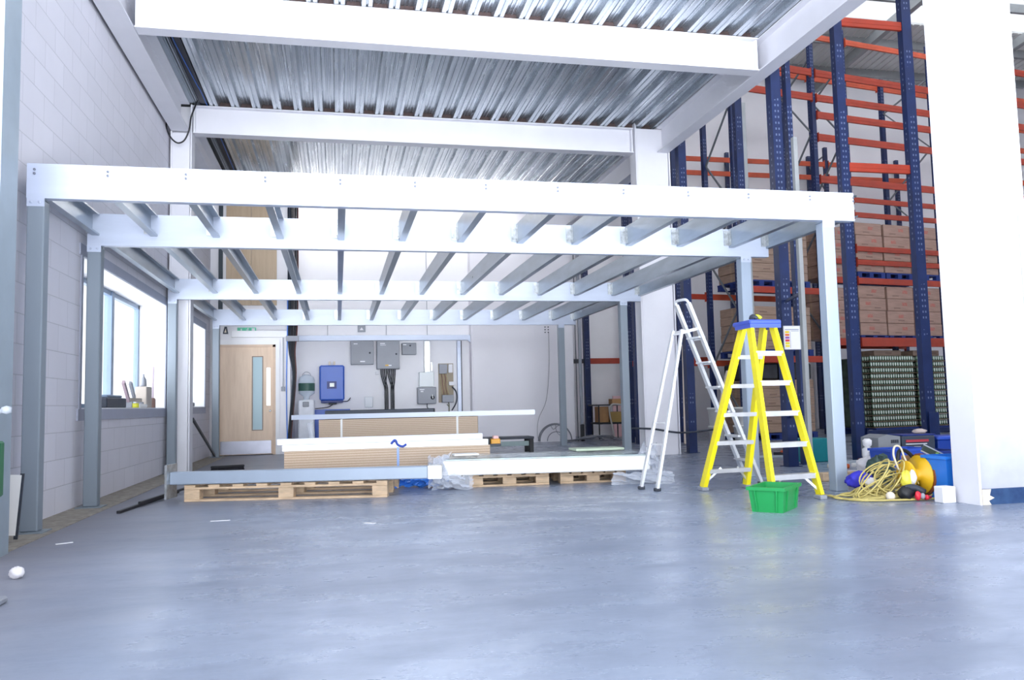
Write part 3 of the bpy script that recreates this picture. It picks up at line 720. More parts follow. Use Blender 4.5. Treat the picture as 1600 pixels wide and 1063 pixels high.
# right hand near rack pair
f5 = thing('pallet_rack', 'near blue and orange rack bay between the spare post and the big right column', 'pallet rack', (6.9, 9.25, 0))
upright(f5, 7.53, 9.3, HN, .14, .1)
for z, h in ((5.79, .12), (3.82, .12)): rbeam(f5, 6.47, 7.53, 9.29, z, h)
MB().box(7.46, 7.6, 9.19, 9.2, 0, .6).build('post_guard', M_RBLUE, f5)
# main cargo rack
PX, PY, PR = 10.7, 15.2, radians(9)
rk = thing('pallet_rack', 'long rear pallet rack of orange beams loaded with cartons and cans', 'pallet rack', (PX, PY, 0), PR, local=True)
XS = [-4.9, -2.93, -.86, 0.0, 2.1, 4.85, 7.2]
for i, x in enumerate(XS):
    upright(rk, x if x != 2.1 else 2.52, 0, 8.75, .1, .09); 
    if i != 2 or True: upright(rk, x+(.0 if i != 3 else .0), 1.0, 8.3 if i in (3, 4) else 8.0, .1, .09)
    brace_zig(rk, (x if x != 2.1 else 2.52, .06), (x, .94), (.5 if i in (1,) else 2.2), 8.0, 1.05)
def rb(xa, xb, z, h=.15, y=-.06, m_=None): rbeam(rk, xa, xb, y, z, h, m_)
for z in (7.67, 7.13): rb(-.86, 2.52, z); rb(-2.93, -.86, z); rb(2.52, 4.85, z)
for z in (6.76, 6.28, 5.38): rb(-.86, 2.52, z); rb(2.52, 4.85, z)
for z in (5.0, 4.68, 3.95, 3.66): rb(0, 2.52, z, .11)
rb(-.86, 0, 3.66, .11); rb(-.86, 0, 1.96, .15)
rb(0, 2.52, 3.26, .13); rb(0, 2.52, 1.96, .19); rb(-.86, 0, 3.26, .13)
rb(2.52, 4.85, 1.96, .19); rb(2.52, 4.85, 3.26, .13)
for z in (3.0, 1.6): rb(-2.93, -.86, z, .13); rb(-4.9, -2.93, z-.02, .11, 1.06)
rb(0, 2.52, 8.46, .12, -.06, M_RORG_LIT); rb(-.86, 0, 8.46, .12, -.06, M_RORG_LIT); rb(-2.93, -.86, 8.46, .12, -.06, M_RORG_LIT); rb(2.52, 4.85, 8.46, .12, -.06, M_RORG_LIT)
for xa, xb in ((-2.93, -.86), (-.86, 0), (0, 2.1), (2.1, 4.85)): rb(xa, xb, 8.1, .12, 1.06, M_RORG_LIT)
for z in (3.0, 1.6): rb(-2.93, -.86, z-.02, .12, 1.06, M_RORG_LIT)
rb(0, 2.52, 1.96, .12, 1.06)
for z in (8.46, 7.67, 7.13, 6.28, 5.38, 4.5, 3.26, 1.96): rb(4.85, 7.2, z); rb(4.85, 7.2, z-.1, .13, 1.06, M_RORG_LIT)
rb(0, 2.52, .06, .1, -.06, M_RBLUE); rb(2.52, 4.85, .06, .11, -.06, M_RBLUE)
# far rack along the end wall
fr_ = thing('pallet_rack', 'furthest rack against the end wall with two long orange beams', 'pallet rack', (10, 18.3, 0), group=None)
for x in (7.55, 9.9, 12.25, 14.9): upright(fr_, x, 18.3, 7.2, .09, .09); upright(fr_, x, 19.05, 7.2, .09, .09)
for xa, xb in ((5.2, 7.55), (7.55, 9.9), (9.9, 12.25), (12.25, 14.9)):
    for z in (6.75, 6.4): rbeam(fr_, xa, xb, 18.26, z, .12, M_RORG_LIT)
brace_zig(fr_, (7.55, 18.34), (7.55, 19.0), 4.5, 7.0, .8); brace_zig(fr_, (12.25, 18.34), (12.25, 19.0), 4.5, 7.0, .8)

# cargo: helper in the rack's own frame
def RL(x, y, z): c, s_ = cos(PR), sin(PR); return (PX+c*x-s_*y, PY+s_*x+c*y, z)
def pal_block(mt):
    m = MB(); w, d, h = .76, .95, .13
    for y in (-d/2+.05, 0, d/2-.05):
        m.box(-w/2, w/2, y-.05, y+.05, 0, .018)
        for x in (-w/2+.06, 0, w/2-.06): m.box(x-.055, x+.055, y-.05, y+.05, .018, h-.03)
    m.box(-w/2, w/2, -d/2, d/2, h-.03, h); return m
pal0 = None
def put_pallet(x, y, z, label, scale=None):
    global pal0
    if pal0 is None: pal0 = tag(pal_block(0).build('pallet', mat('blue_pallet_wood', (30, 56, 130), .7, vs=5., var=.15)), label, 'pallet', 'blue pallets in the rear rack'); o = pal0
    else: o = pal0.copy(); COL.objects.link(o); o['label'] = label
    o.location = RL(x, y, z); o.rotation_euler = (0, 0, PR); 
    if scale: o.scale = scale
    return o
def carton_mesh(w, d, h, m_, name='carton'):
    m = MB().cbox(-w/2, w/2, -d/2, d/2, 0, h, .008)
    m.box(-.03, .03, -d/2+.02, d/2-.02, h, h+.0015)
    return m.build(name, m_)
ORD = ['bottom', 'second', 'third', 'fourth', 'fifth', 'sixth', 'seventh']
def stack(proto, xs, y, z0, hs, n, where, stacks, grp, depth2=None):
    first = True
    for si, x in enumerate(xs):
        for k in range(n):
            lab = '%s, %s layer of the %s' % (where, ORD[k], stacks[si])
            rn = random.Random(si*31+k)
            if proto.get('used'): o = proto.copy(); COL.objects.link(o)
            else: o = proto
            proto['used'] = 1
            tag(o, lab, 'carton', grp)
            o.location = RL(x+rn.uniform(-.008, .008), y, z0+k*hs); o.rotation_euler = (0, 0, PR+rn.uniform(-.012, .012))
cp = carton_mesh(.735, .9, .262, M_CART)
SX = [.45, 1.24, 2.03]
for i, x in enumerate(SX):
    w_ = ['left', 'middle', 'right', 'next one behind the big column', 'fifth', 'sixth'][i]
    if i < 3: put_pallet(x, .42, 3.33, 'blue pallet on the upper cargo beam, %s one of the loaded bay' % w_)
    if i < 3: put_pallet(x, .42, 2.06-.0, 'blue pallet on the lower cargo beam, %s one of the loaded bay' % w_, (1, 1, .35))
stack(cp, SX[:3], .42, 2.108, .266, 4, 'brown printed carton above the cans', ['left stack', 'middle stack', 'right stack'], 'printed cartons in the rear rack')
stack(cp, SX[:3], .42, 3.465, .266, 4, 'brown printed carton in the upper bay', ['left stack', 'middle stack', 'right stack'], 'printed cartons in the rear rack')
stack(cp, [-.43], .42, 2.04, .266, 4, 'brown printed carton, lower level', ['stack half hidden by blue post'], 'printed cartons in the rear rack')
stack(cp, [-.43], .42, 3.33, .266, 4, 'brown printed carton, upper level', ['stack half hidden by blue post'], 'printed cartons in the rear rack')
cq = carton_mesh(.76, .85, .171, M_CART2); cq['used'] = 0
LX = [-2.46, -1.34]
stack(cq, [-2.42, -1.58], .42, 3.2, .175, 6, 'plain brown carton behind the ladders, top level', ['left stack', 'right stack'], 'plain cartons in the rear rack')
stack(cq, [-2.42, -1.58], .42, 1.8, .175, 5, 'plain brown carton behind the ladders, middle level', ['left stack', 'right stack'], 'plain cartons in the rear rack')
stack(cq, [-2.42, -1.58], .42, .14, .175, 6, 'plain brown carton behind the ladders, floor level', ['left stack', 'right stack'], 'plain cartons in the rear rack')
for i, x in enumerate((-2.42, -1.58)):
    s_ = ('left', 'right')[i]
    put_pallet(x, .42, 3.066, 'blue pallet behind the ladders on the top level, %s one' % s_); put_pallet(x, .42, 1.666, 'blue pallet behind the ladders on the middle level, %s one' % s_); put_pallet(x, .42, 0, 'blue pallet behind the ladders on the floor, %s one' % s_)
    o = tag(MB().cbox(-.37, .37, -.4, .4, 0, .33, .03).build('black_bale', mat('black_wrap', (44, 46, 52), .3, vs=7., var=.3)), 'black wrapped bale on the floor level cartons, %s one' % s_, 'bale', 'black bales behind the ladders')
    o.location = RL(x, .42, 1.195); o.rotation_euler = (0, 0, PR)
# cans: trays of cans, twelve layers on each pallet
def can_tray():
    t = thing('can_tray', 'x', 'tray of cans', (0, 0, 0), 0, 'trays of cans on the rack floor', local=True)
    W_, D_ = .40, .30
    m = MB(); m.box(-W_/2, W_/2, -D_/2, D_/2, 0, .004); 
    for a_ in ((-W_/2, W_/2, -D_/2, -D_/2+.003), (-W_/2, W_/2, D_/2-.003, D_/2), (-W_/2, -W_/2+.003, -D_/2+.003, D_/2-.003), (W_/2-.003, W_/2, -D_/2+.003, D_/2-.003)): m.box(*a_, .004, .02)
    m.build('cardboard_tray', mat('tray_brown', (120, 104, 84), .8), t)
    m = MB()
    for i in range(6):
        for j in (0, 3):
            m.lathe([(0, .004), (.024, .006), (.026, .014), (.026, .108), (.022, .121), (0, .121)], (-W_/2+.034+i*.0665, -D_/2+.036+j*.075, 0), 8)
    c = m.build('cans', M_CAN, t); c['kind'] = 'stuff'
    return t
ct = can_tray(); first = True
for p_, (cx, nm) in enumerate(((.93, 'left pallet of cans'), (2.04, 'right pallet of cans'))):
    for k in range(12):
        for i in range(3 - p_):
            lab = 'tray of green cans on the %s, %s across, row %s' % (nm, ('left', 'middle', 'right')[i], ('one', 'two', 'three', 'four', 'five', 'six', 'seven', 'eight', 'nine', 'ten', 'eleven', 'top')[k]+(' up' if k < 11 else ''))
            r_ = RL(cx+(i-1+.5*p_)*.403, .14, .15+k*.1275)
            if first: ct.location = r_; ct.rotation_euler = (0, 0, PR); ct['label'] = lab; first = False
            else: dup(ct, r_, PR, lab)
    o = tag(MB().cbox(-(.6, .4)[p_], (.6, .4)[p_], -.32, .30, 0, 1.5, .02).build('wrapped_load', mat('dim_green_load', (84, 104, 88), .5, vs=9., var=.25)), 'rear half of the %s' % nm, 'load', 'rear halves of the can pallets')
    o.location = RL(cx, .66, .15); o.rotation_euler = (0, 0, PR)
    put_pallet(cx, .45, 0, 'blue pallet on the floor under the %s' % nm, ((1.55, 1.05)[p_], 1.05, 1.1))
    o = tag(MB().cbox(-.38, .38, -.3, .4, 0, .12, .01).build('flat_carton', M_CART2), 'flat wrapped cartons on top of the %s' % nm, 'carton', 'flat cartons on the can pallets'); o.location = RL(cx+.05, .45, 1.683); o.rotation_euler = (0, 0, PR)
o = None
# buckets and leaning timbers behind the aluminium ladder
bk = thing('paint_bucket', 'white plastic bucket on the floor, left one of the pair by the blue frame', 'bucket', (6.95, 14.2, 0), local=True, group='white buckets behind the ladders')
MB().lathe([(0, 0), (.13, 0), (.155, .3), (.165, .3), (.165, .33), (.15, .335), (0, .335)], n=20).build('bucket_body', FOAM, bk)
MB().tube(arc((0, -.17, .24), .1, pi, 2*pi, 8), .005, 6).build('bucket_handle', CHROME, bk)
dup(bk, (7.45, 14.2, 0), 0, 'white plastic bucket on the floor, right one of the pair, under another'); dup(bk, (7.46, 14.2, .337), .6, 'white plastic bucket stacked on top of another bucket')
dup(bk, (6.95, 14.22, .337), .6, 'white plastic bucket stacked upon the left floor bucket')
for i, (p, q) in enumerate((((6.60, 13.7, 0.02), (7.1, 13.95, 1.35)), ((6.28, 14.1, .02), (6.62, 14.8, 1.9)))):
    tag(MB().bar(p, q, .09, .03).build('leaning_board', mat('pale_board', (214, 200, 186), .7), org=p), ('shorter pale board leaning by the white buckets', 'taller pale board leaning by the white buckets')[i], 'board')

# notice on the near frame
nt = thing('notice_board', 'white load notice with coloured squares fixed to the blue rack frame', 'notice', (5.27, 8.93, 1.4))
y = 8.93; nx0, nx1, nz0, nz1 = 5.29, 5.515, 1.41, 1.70
MB().cbox(nx0, nx1, y, y+.012, nz0, nz1, .003).build('panel', PAPER, nt)
m = MB(); e = .007
m.box(nx0, nx1, y-.004, y, nz1-e, nz1); m.box(nx0, nx1, y-.004, y, nz0, nz0+e); m.box(nx0, nx0+e, y-.004, y, nz0, nz1); m.box(nx1-e, nx1, y-.004, y, nz0, nz1)
m.build('frame', ALU, nt)
MB().box(nx0+.02, nx1-.02, y-.002, y, nz1-.05, nz1-.042).box(nx0+.1, nx1-.02, y-.002, y, nz1-.066, nz1-.062).box(nx0+.085, nx0+.088, y-.002, y, nz0+.02, nz1-.07).build('heading_lines', mat('ink', (120, 130, 170), .6), nt)
for k, cc_ in enumerate(((240, 210, 40), (235, 120, 50), (150, 90, 170), (220, 60, 70), (240, 220, 40), (245, 225, 60))):
    MB().box(nx0+.02, nx0+.075, y-.0025, y, nz0+.2-k*.034, nz0+.226-k*.034).build('colour_square', mat('sq%d' % k, cc_, .6, var=0), nt)

# ------------------------------------------------------------------ wall mounted things, far wall
YB = 17.3
def front(x0, x1, z0, z1, d, y=YB): return (x0, x1, y-d, y, z0, z1)
def enclosure(label, x0, x1, z0, z1, d, grp, knob, extra=()):
    t = thing('electrical_enclosure', label, 'electrical box', ((x0+x1)/2, YB, z0), group=grp)
    MB().cbox(*front(x0, x1, z0, z1, d-.02), .008).build('enclosure_body', GREYE, t)
    dd = MB().cbox(x0+.004, x1-.004, YB-d, YB-d+.019, z0+.004, z1-.004, .006).build('enclosure_door', GREYE, t)
    MB().lathe([(0, -.02), (.018, -.018), (.02, 0)], (knob[0], YB-d, knob[1]), 10, axis=1).build('lock', DARK, dd)
    for (a_, b_, c_, d_, mt) in extra: MB().box(a_, b_, YB-d-.002, YB-d, c_, d_).build('label_plate', mt, dd)
    return t
G = 'grey electrical enclosures on the end wall'
enclosure('grey enclosure on the end wall, left of the one with black cables', .27, .74, 1.71, 2.2, .2, G, (.66, 1.95), ((.33, .41, 2.13, 2.15, PAPER), (.46, .56, 1.76, 1.785, PAPER)))
e2 = enclosure('tallest grey enclosure with black cables fanning from its base', .80, 1.27, 1.61, 2.2, .24, G, (1.2, 1.92), ((.87, .97, 2.13, 2.15, PAPER), (.87, .99, 2.10, 2.112, PAPER), (.97, 1.04, 1.67, 1.70, mat('label_amber', (235, 190, 90), .6)), (1.04, 1.1, 1.67, 1.695, PAPER)))
enclosure('smallest grey enclosure on the end wall, right of the cables', 1.33, 1.63, 1.91, 2.16, .14, G, (1.5, 2.1), ((1.35, 1.42, 2.11, 2.13, PAPER),))
m = thing('cable_bundle', 'fan of black cables dropping from the tallest enclosure to the floor', 'cables', (1.03, 17.15, 0))
for k in range(9):
    x = .89+k*.036; xe = .965+(k % 3)*.03 if k < 4 else 1.09+(k % 3)*.03; yy = 17.13+(k % 3)*.03
    MB().tube(smooth([(x, 17.16, 1.62), (x, yy, 1.5), ((x+xe)/2, yy, 1.33), (xe, yy, 1.15), (xe, yy, .5), (xe, yy, .02)], 5), .012, 6).build('cable', BLACK, m)
iv = thing('inverter', 'blue wall-mounted inverter with a small screen', 'inverter', (-.11, YB, .95))
MB().cbox(-.36, .14, 17.04, YB, .98, 1.70, .03).build('inverter_body', mat('inverter_blue', (60, 106, 206), .4, vs=2., var=.03), iv)
MB().cbox(-.33, .11, 17.06, YB, .935, .985, .01).build('lower_vent', BLUED, iv); MB().cbox(-.18, -.02, 17.08, YB, .90, .94, .01).build('gland_box', BLACK, iv)
MB().box(-.21, -.02, 17.034, 17.04, 1.22, 1.37).build('screen_surround', BLUED, iv); MB().box(-.155, -.065, 17.031, 17.034, 1.26, 1.335).build('screen', mat('lcd_grey', (205, 215, 210), .2), iv)
for x in (-.16, -.06): MB().cbox(x-.02, x+.02, 17.1, 17.2, 1.70, 1.78, .004).build('mounting_lug', CREAM, iv)
MB().tube(smooth([(-.1, 17.15, .9), (-.16, 17.13, .86), (-.25, 17.1, .84), (-.45, 17.1, .82)], 5), .009, 6).tube(smooth([(.1, 17.12, .96), (.2, 17.12, .96), (.26, 17.14, 1.03)], 5), .009, 6).build('lead', BLACK, iv)
cb = thing('blue_cabinet', 'low blue steel cabinet under the wall inverter', 'cabinet', (-.05, 17.05, 0))
MB().cbox(-.46, .25, 16.86, 17.28, .02, .80, .01).build('cabinet_body', mat('cabinet_blue', (58, 100, 200), .4), cb)
MB().box(-.12, -.06, 16.855, 16.86, .745, .775).build('badge', PAPER, cb); MB().box(-.25, .2, 16.856, 16.86, .64, .67).build('recess', BLUED, cb)
MB().box(-.44, .23, 16.88, 17.26, 0, .02).build('plinth', BLACK, cb)
isw = thing('isolator_switch', 'grey isolator box with rotary switch below a clear cover', 'isolator', (1.84, YB, .85))
MB().cbox(1.64, 2.03, 17.1, YB, .87, 1.22, .01).build('switch_body', GREYE, isw)
MB().lathe([(0, -.035), (.04, -.03), (.042, 0)], (1.95, 17.1, 1.0), 14, axis=1).build('rotary_base', BLACK, isw); MB().bar((1.95, 17.055, .98), (1.94, 17.055, 1.06), .018, .03, up=(0, 1, 0)).build('rotary_handle', FOAM, isw)
MB().box(1.68, 1.78, 17.097, 17.1, 1.16, 1.18).box(1.70, 1.76, 17.097, 17.1, 1.115, 1.145).build('label_plate', PAPER, isw)
MB().cbox(1.68, 1.99, 17.14, YB, 1.225, 1.54, .01).build('clear_cover', clear('clear_cover', (230, 240, 245), .6, .15), isw)
MB().cbox(1.80, 1.92, 17.2, YB, 1.54, 2.2, .004).cbox(1.93, 1.97, 17.22, YB, 1.56, 1.75, .004).build('riser_trunking', GALV, isw)
MB().tube(smooth([(1.84, 17.16, .87), (1.84, 17.16, .8), (1.87, 17.14, .75)], 5), .01, 6).build('tail', DARK, isw)
mb_ = thing('meter_board', 'open meter board with brown wires and a grey box at its foot', 'meter board', (2.26, YB, .87))
MB().box(2.1, 2.42, 17.28, YB, .89, 1.72).build('backboard', mat('backboard_tan', (176, 164, 146), .8), mb_)
MB().cbox(2.11, 2.28, 17.2, 17.28, 1.5, 1.70, .006).build('meter', GREYE, mb_); MB().cbox(2.31, 2.40, 17.22, 17.28, 1.52, 1.70, .006).build('meter', PAPER, mb_)
MB().cbox(2.32, 2.46, 17.22, 17.28, 1.25, 1.33, .004).build('terminal_block', PAPER, mb_)
for k in range(5): MB().tube(smooth([(2.13+k*.03, 17.25, 1.5), (2.14+k*.035, 17.22, 1.38), (2.15+k*.03, 17.23, 1.25), (2.18+k*.033, 17.24, 1.05)], 4), .007, 6).build('wire', mat('brown_wire', (150, 100, 80), .5) if k % 2 else mat('tan_wire', (196, 176, 130), .5), mb_)
MB().cbox(2.16, 2.40, 17.15, 17.28, .89, 1.05, .01).build('junction_box', GREYE, mb_)
MB().tube(smooth([(2.38, 17.2, 1.22), (2.46, 17.16, 1.1), (2.46, 17.16, .9), (2.36, 17.16, .72)], 6), .014, 8).build('armoured_cable', DARK, mb_)
MB().tube(smooth([(2.3, 17.2, .9), (2.31, 17.2, .8), (2.3, 17.2, .6)], 4), .011, 8).tube(smooth([(2.31, 17.2, .8), (2.26, 17.2, .85)], 3), .008, 6).build('armoured_cable', mat('olive_cable', (120, 120, 90), .6), mb_)
tr_ = thing('cable_trunking', 'galvanised cable trunking running level across the end wall', 'trunking', (1, 17.2, 2.2))
MB().cbox(-.84, 2.84, 17.14, 17.26, 2.21, 2.32, .003).build('trunking_run', BEAM, tr_); MB().prism([(2.72, 2.21), (2.84, 2.21), (2.84, 2.17), (2.80, 2.15)], 1, 17.15, 17.25).build('trunking_end', BEAM, tr_)
for x in (-.2, 1.0, 1.86): MB().box(x, x+.012, 17.2, 17.21, 2.32, 4.5 if x > 1.5 else 2.6).build('hanger', GREYE, tr_)
tr2 = thing('cable_trunking', 'short white trunking over the timber door', 'trunking', (-1.3, 15.6, 2.1))
MB().cbox(-1.9, -.9, 15.6, 15.69, 2.16, 2.28, .003).build('trunking_run', REVEAL, tr2)
pl = thing('conduit_riser', 'grey steel riser with a black gap right of the meter board', 'riser', (2.6, 17.25, 0))
MB().cbox(2.50, 2.58, 17.2, 17.29, 0, 2.2, .004).build('riser', BEAM, pl); MB().box(2.585, 2.60, 17.22, 17.29, 0, 2.2).build('black_strip', BLACK, pl)
tag(MB().cbox(.55, .72, 17.27, YB, .82, 1.04, .01).build('socket_cover', clear('socket_clear', (200, 210, 225), .7, .2), org=(.63, YB, .82)), 'clear covered socket low on the end wall', 'socket')
tag(MB().cbox(.78, .86, 17.25, YB, 1.5, 1.57, .004).build('small_junction_box', PAPER, org=(.82, YB, 1.5)), 'tiny white junction box at the corner of the tallest enclosure', 'junction box')
sn = thing('wall_sign', 'small grey sign high on the end wall under the rear mezzanine beam', 'sign', (.52, YB, 2.4))
MB().cbox(.42, .58, 17.27, YB, 2.40, 2.54, .003).build('sign_plate', GREYE, sn); MB().prism([(.46, 2.44), (.54, 2.44), (.5, 2.50)], 1, 17.266, 17.27).build('sign_symbol', PAPER, sn)
# water cooler
wc = thing('water_cooler', 'white water cooler with an upturned clear bottle and green band', 'water cooler', (-.62, 16.4, 0))
MB().cbox(-.74, -.44, 16.25, 16.55, 0, 1.0, .02).build('cooler_body', mat('cooler_white', (236, 240, 250), .4), wc)
MB().lathe([(.06, 1.0), (.06, 1.06), (.15, 1.12), (.155, 1.38), (.13, 1.44), (.05, 1.49), (0, 1.49)], (-.59, 16.4, 0), 20).build('bottle', BOTTLE, wc)
MB().lathe([(.157, 1.17), (.157, 1.32)], (-.59, 16.4, 0), 20).build('green_band', mat('band_green', (60, 100, 92), .5), wc)
MB().cbox(-.66, -.54, 16.21, 16.25, .86, .96, .01).build('tap_recess', GREYE, wc)
MB().tube(arc((-.59, 16.4, 1.46), .08, 0, pi, 10), .006, 6).build('carry_handle', GREYE, wc)
# cable riser at the corner
cr = thing('cable_riser', 'thick bundle of black cables dropping down the wall corner', 'cables', (-.8, 15.6, 0))
for k in range(10):
    dx = (k-4.5)*.02; yy = 15.62-(k % 2)*.022
    MB().tube(smooth([(-.80+dx, yy, 4.9), (-.80+dx, yy, 3.2), (-.81+dx*.9, yy, 2.3), (-.82+dx*.6, yy, 1.9), (-.78+dx*.35, yy, 1.5), (-.80+dx*.3, yy+.004*k-.03, 1.1), (-.86+dx*.3, yy, .4), (-.87+dx*.3, yy, .03)], 5), .011 if k != 5 else .009, 6).build('cable', mat('slate_cable', (30, 44, 62), .5) if k < 3 else (BLACK if k != 9 else mat('dark_red_cable', (96, 48, 44), .5)), cr)
MB().tube(smooth([(-.9, 15.6, 3.2), (-.90, 15.58, 2.4), (-.92, 15.58, 1.2), (-.9, 15.58, .05)], 6), .012, 6).build('blue_cable', mat('blue_flex2', (90, 140, 230), .4), cr)
MB().cbox(-.93, -.70, 15.56, 15.69, 2.08, 2.18, .004).build('cable_clamp', GREYE, cr)
# plywood panels high up
MB_ = thing('plywood_panel', 'plywood boarding fixed high on the wall above the timber door', 'plywood', (-1.57, YD-.015, 2.76))
MB().cbox(-2.0, -1.56, YD-.045, YD-.015, 2.76, 4.82, .002).build('sheet', M_PLY, MB_); MB().cbox(-1.555, -1.1, YD-.045, YD-.015, 2.76, 4.82, .002).build('sheet', M_PLY, MB_)
MB().box(-2.0, -1.1, YD-.065, YD-.045, 4.68, 4.82).build('head_batten', mat('batten_brown', (120, 100, 84), .8), MB_)
tag(MB().cbox(-2.13, -2.06, YD-.07, YD, 2.6, 4.95, .004).build('dark_pipe', mat('pipe_slate', (44, 58, 70), .5), org=(-2.1, YD, 2.6)), 'dark vertical pipe left of the plywood boarding', 'pipe')
ex = thing('exit_sign', 'green emergency exit sign with running figure above the timber door', 'exit sign', (-1.63, YD, 2.2))
MB().cbox(-1.80, -1.47, YD-.03, YD, 2.235, 2.345, .003).build('sign_box', mat('exit_green', (110, 214, 176), .5), ex)
y = YD-.033; y2 = YD-.03
MB().bar((-1.73, y, 2.325), (-1.73, y, 2.26), .003, .018, up=(1, 0, 0)).prism([(-1.76, 2.285), (-1.70, 2.285), (-1.73, 2.25)], 1, y-.001, y2).build('down_arrow', PAPER, ex)
m = MB(); m.lathe([(0, y), (.010, y), (.010, y2)], (-1.612, 0, 2.325), 10, axis=1)
for p, q in (((-1.615, 2.313), (-1.628, 2.285)), ((-1.628, 2.285), (-1.608, 2.268)), ((-1.608, 2.268), (-1.612, 2.248)), ((-1.628, 2.285), (-1.648, 2.272)), ((-1.648, 2.272), (-1.664, 2.276)), ((-1.617, 2.308), (-1.597, 2.298)), ((-1.62, 2.308), (-1.64, 2.302))): m.bar((p[0], y, p[1]), (q[0], y, q[1]), .003, .009, up=(1, 0, 0))
m.build('running_figure', PAPER, ex)
MB().box(-1.545, -1.49, y, y2, 2.25, 2.33).build('doorway_symbol', PAPER, ex)
MB().box(-1.575, -1.572, y, y2, 2.235, 2.345).box(-1.685, -1.682, y, y2, 2.235, 2.345).build('divider', GREEND, ex)
el = thing('hanging_clip', 'dark wedge-shaped clip hanging left of the exit sign', 'clip', (-2.0, YD, 2.2))
MB().prism([(-2.05, 2.23), (-1.96, 2.23), (-1.985, 2.36), (-2.02, 2.36)], 1, YD-.06, YD).build('clip_body', DARK, el); MB().prism([(-2.025, 2.25), (-1.985, 2.25), (-2.0, 2.32)], 1, YD-.063, YD-.06).build('clip_window', CREAM, el)
lsw = thing('light_switch', 'white switch with a vertical conduit right of the timber door', 'switch', (-.97, YD, 1.2))
MB().cbox(-1.02, -.95, YD-.04, YD, 1.16, 1.24, .004).build('switch_plate', GREYE, lsw); MB().cbox(-.995, -.98, YD-.02, YD, 1.24, 2.16, .003).build('conduit', GREYE, lsw)
# partition details
tag(MB().box(2.80, 4.14, 17.0, 17.02, .36, 2.95).build('partition_panel', WHITE2, org=(3.5, 17.02, .36)), 'large pale panel on the partition right of the switchgear', 'panel')
h = thing('fixing_holes', 'two columns of small dark holes high on the partition', 'fixing holes', (4.45, 17.0, 2.4))
for i in range(2):
    for k in range(4): MB().lathe([(0, 17.012), (.014, 17.012), (.014, 17.02)], (4.40+i*.07, 0, 2.53-k*.058), 8, axis=1).build('hole', DARK, h)
tag(MB().tube(smooth([(4.47, 16.99, 2.34), (4.46, 16.99, 1.6), (4.38, 16.99, .9), (4.2, 16.98, .5), (4.16, 16.97, .15), (4.2, 16.9, .02)], 8), .006, 6).build('hanging_wire', mat('wire_grey', (150, 150, 156), .5), org=(4.4, 16.99, 0)), 'thin grey wire trailing down the partition to the floor', 'wire')
cl = thing('cable_coil', 'large loose coil of grey cable leaning on the partition at the floor', 'cable coil', (4.5, 16.85, 0))
M_GC = mat('grey_cable', (130, 132, 142), .5)
for k in range(4):
    r = .37-k*.012+(.0 if k < 3 else -.14)
    MB().tube([(4.52+r*cos(a_), 16.86-.03*k, .03+max(0, r*.98*sin(a_))) for a_ in [pi*i/20 for i in range(21)]], .009, 6).build('cable_turn', M_GC, cl)
MB().tube(smooth([(4.3, 16.8, .3), (4.4, 16.8, .36), (4.47, 16.8, .27), (4.6, 16.8, .35), (4.7, 16.8, .2)], 5), .006, 6).tube(smooth([(4.52, 16.8, .4), (4.55, 16.8, .2), (4.75, 16.8, .05)], 5), .006, 6).build('cable_tail', M_GC, cl)
fc = thing('floor_cables', 'tangle of grey cables on the floor at the foot of the partition', 'cables', (5.3, 16.7, 0))
for k in range(7):
    rr = random.Random(k+40); MB().tube(smooth([(4.9+rr.uniform(-.2, .2), 16.85, .02), (5.1+rr.uniform(-.1, .2), 16.6+rr.uniform(-.2, .2), .09), (5.4+rr.uniform(-.2, .2), 16.5+rr.uniform(-.2, .3), .12), (5.7+rr.uniform(-.2, .4), 16.8+rr.uniform(-.3, .2), .02)], 6), .012, 6).build('cable', M_GC, fc)
pip = thing('vertical_pipes', 'grey vertical pipes at the partition end with a black valve', 'pipes', (5.25, 16.9, 0))
MB().cbox(5.10, 5.16, 16.85, 16.92, .35, 5.1, .01).build('pipe', mat('pipe_grey', (150, 154, 164), .4, .3), pip); MB().cbox(5.045, 5.06, 16.93, 16.95, 0, 5.1, .003).build('pipe', DARK, pip)
MB().cbox(5.10, 5.17, 16.83, 16.93, 0, .36, .01).build('valve', BLACK, pip)
# low bench
tb = thing('low_bench', 'low dark bench in front of the partition', 'bench', (2.95, 13.6, 0))
MB().cbox(2.35, 3.24, 13.45, 13.9, .235, .275, .005).build('bench_top', DARK, tb)
for x in (2.42, 3.20): MB().cbox(x-.035, x+.035, 13.47, 13.53, 0, .235, .004).build('leg', BLACK, tb); MB().cbox(x-.035, x+.035, 13.82, 13.88, 0, .235, .004).build('leg', BLACK, tb)
MB().cbox(2.46, 3.16, 13.5, 13.53, .12, .2, .004).build('rail', mat('pale_rail', (150, 170, 172), .5), tb)
rl = thing('tape_reel', 'small orange and black reel at the right end of the near chipboard', 'reel', (1.75, 9.4, .39))
MB().cbox(1.60, 1.68, 9.1, 9.25, .387, .45, .006).build('reel_body', BLACK, rl); MB().cbox(1.69, 1.80, 9.1, 9.2, .375, .44, .008).build('reel_pack', mat('amber_pack', (220, 160, 60), .5), rl)
MB().cbox(1.72, 1.78, 9.1, 9.18, .44, .475, .005).build('reel_cap', mat('pinkish_cap', (230, 190, 190), .5), rl); MB().cbox(1.60, 1.8, 9.06, 9.3, .36, .386, .004).build('tray_base', DARK, rl)
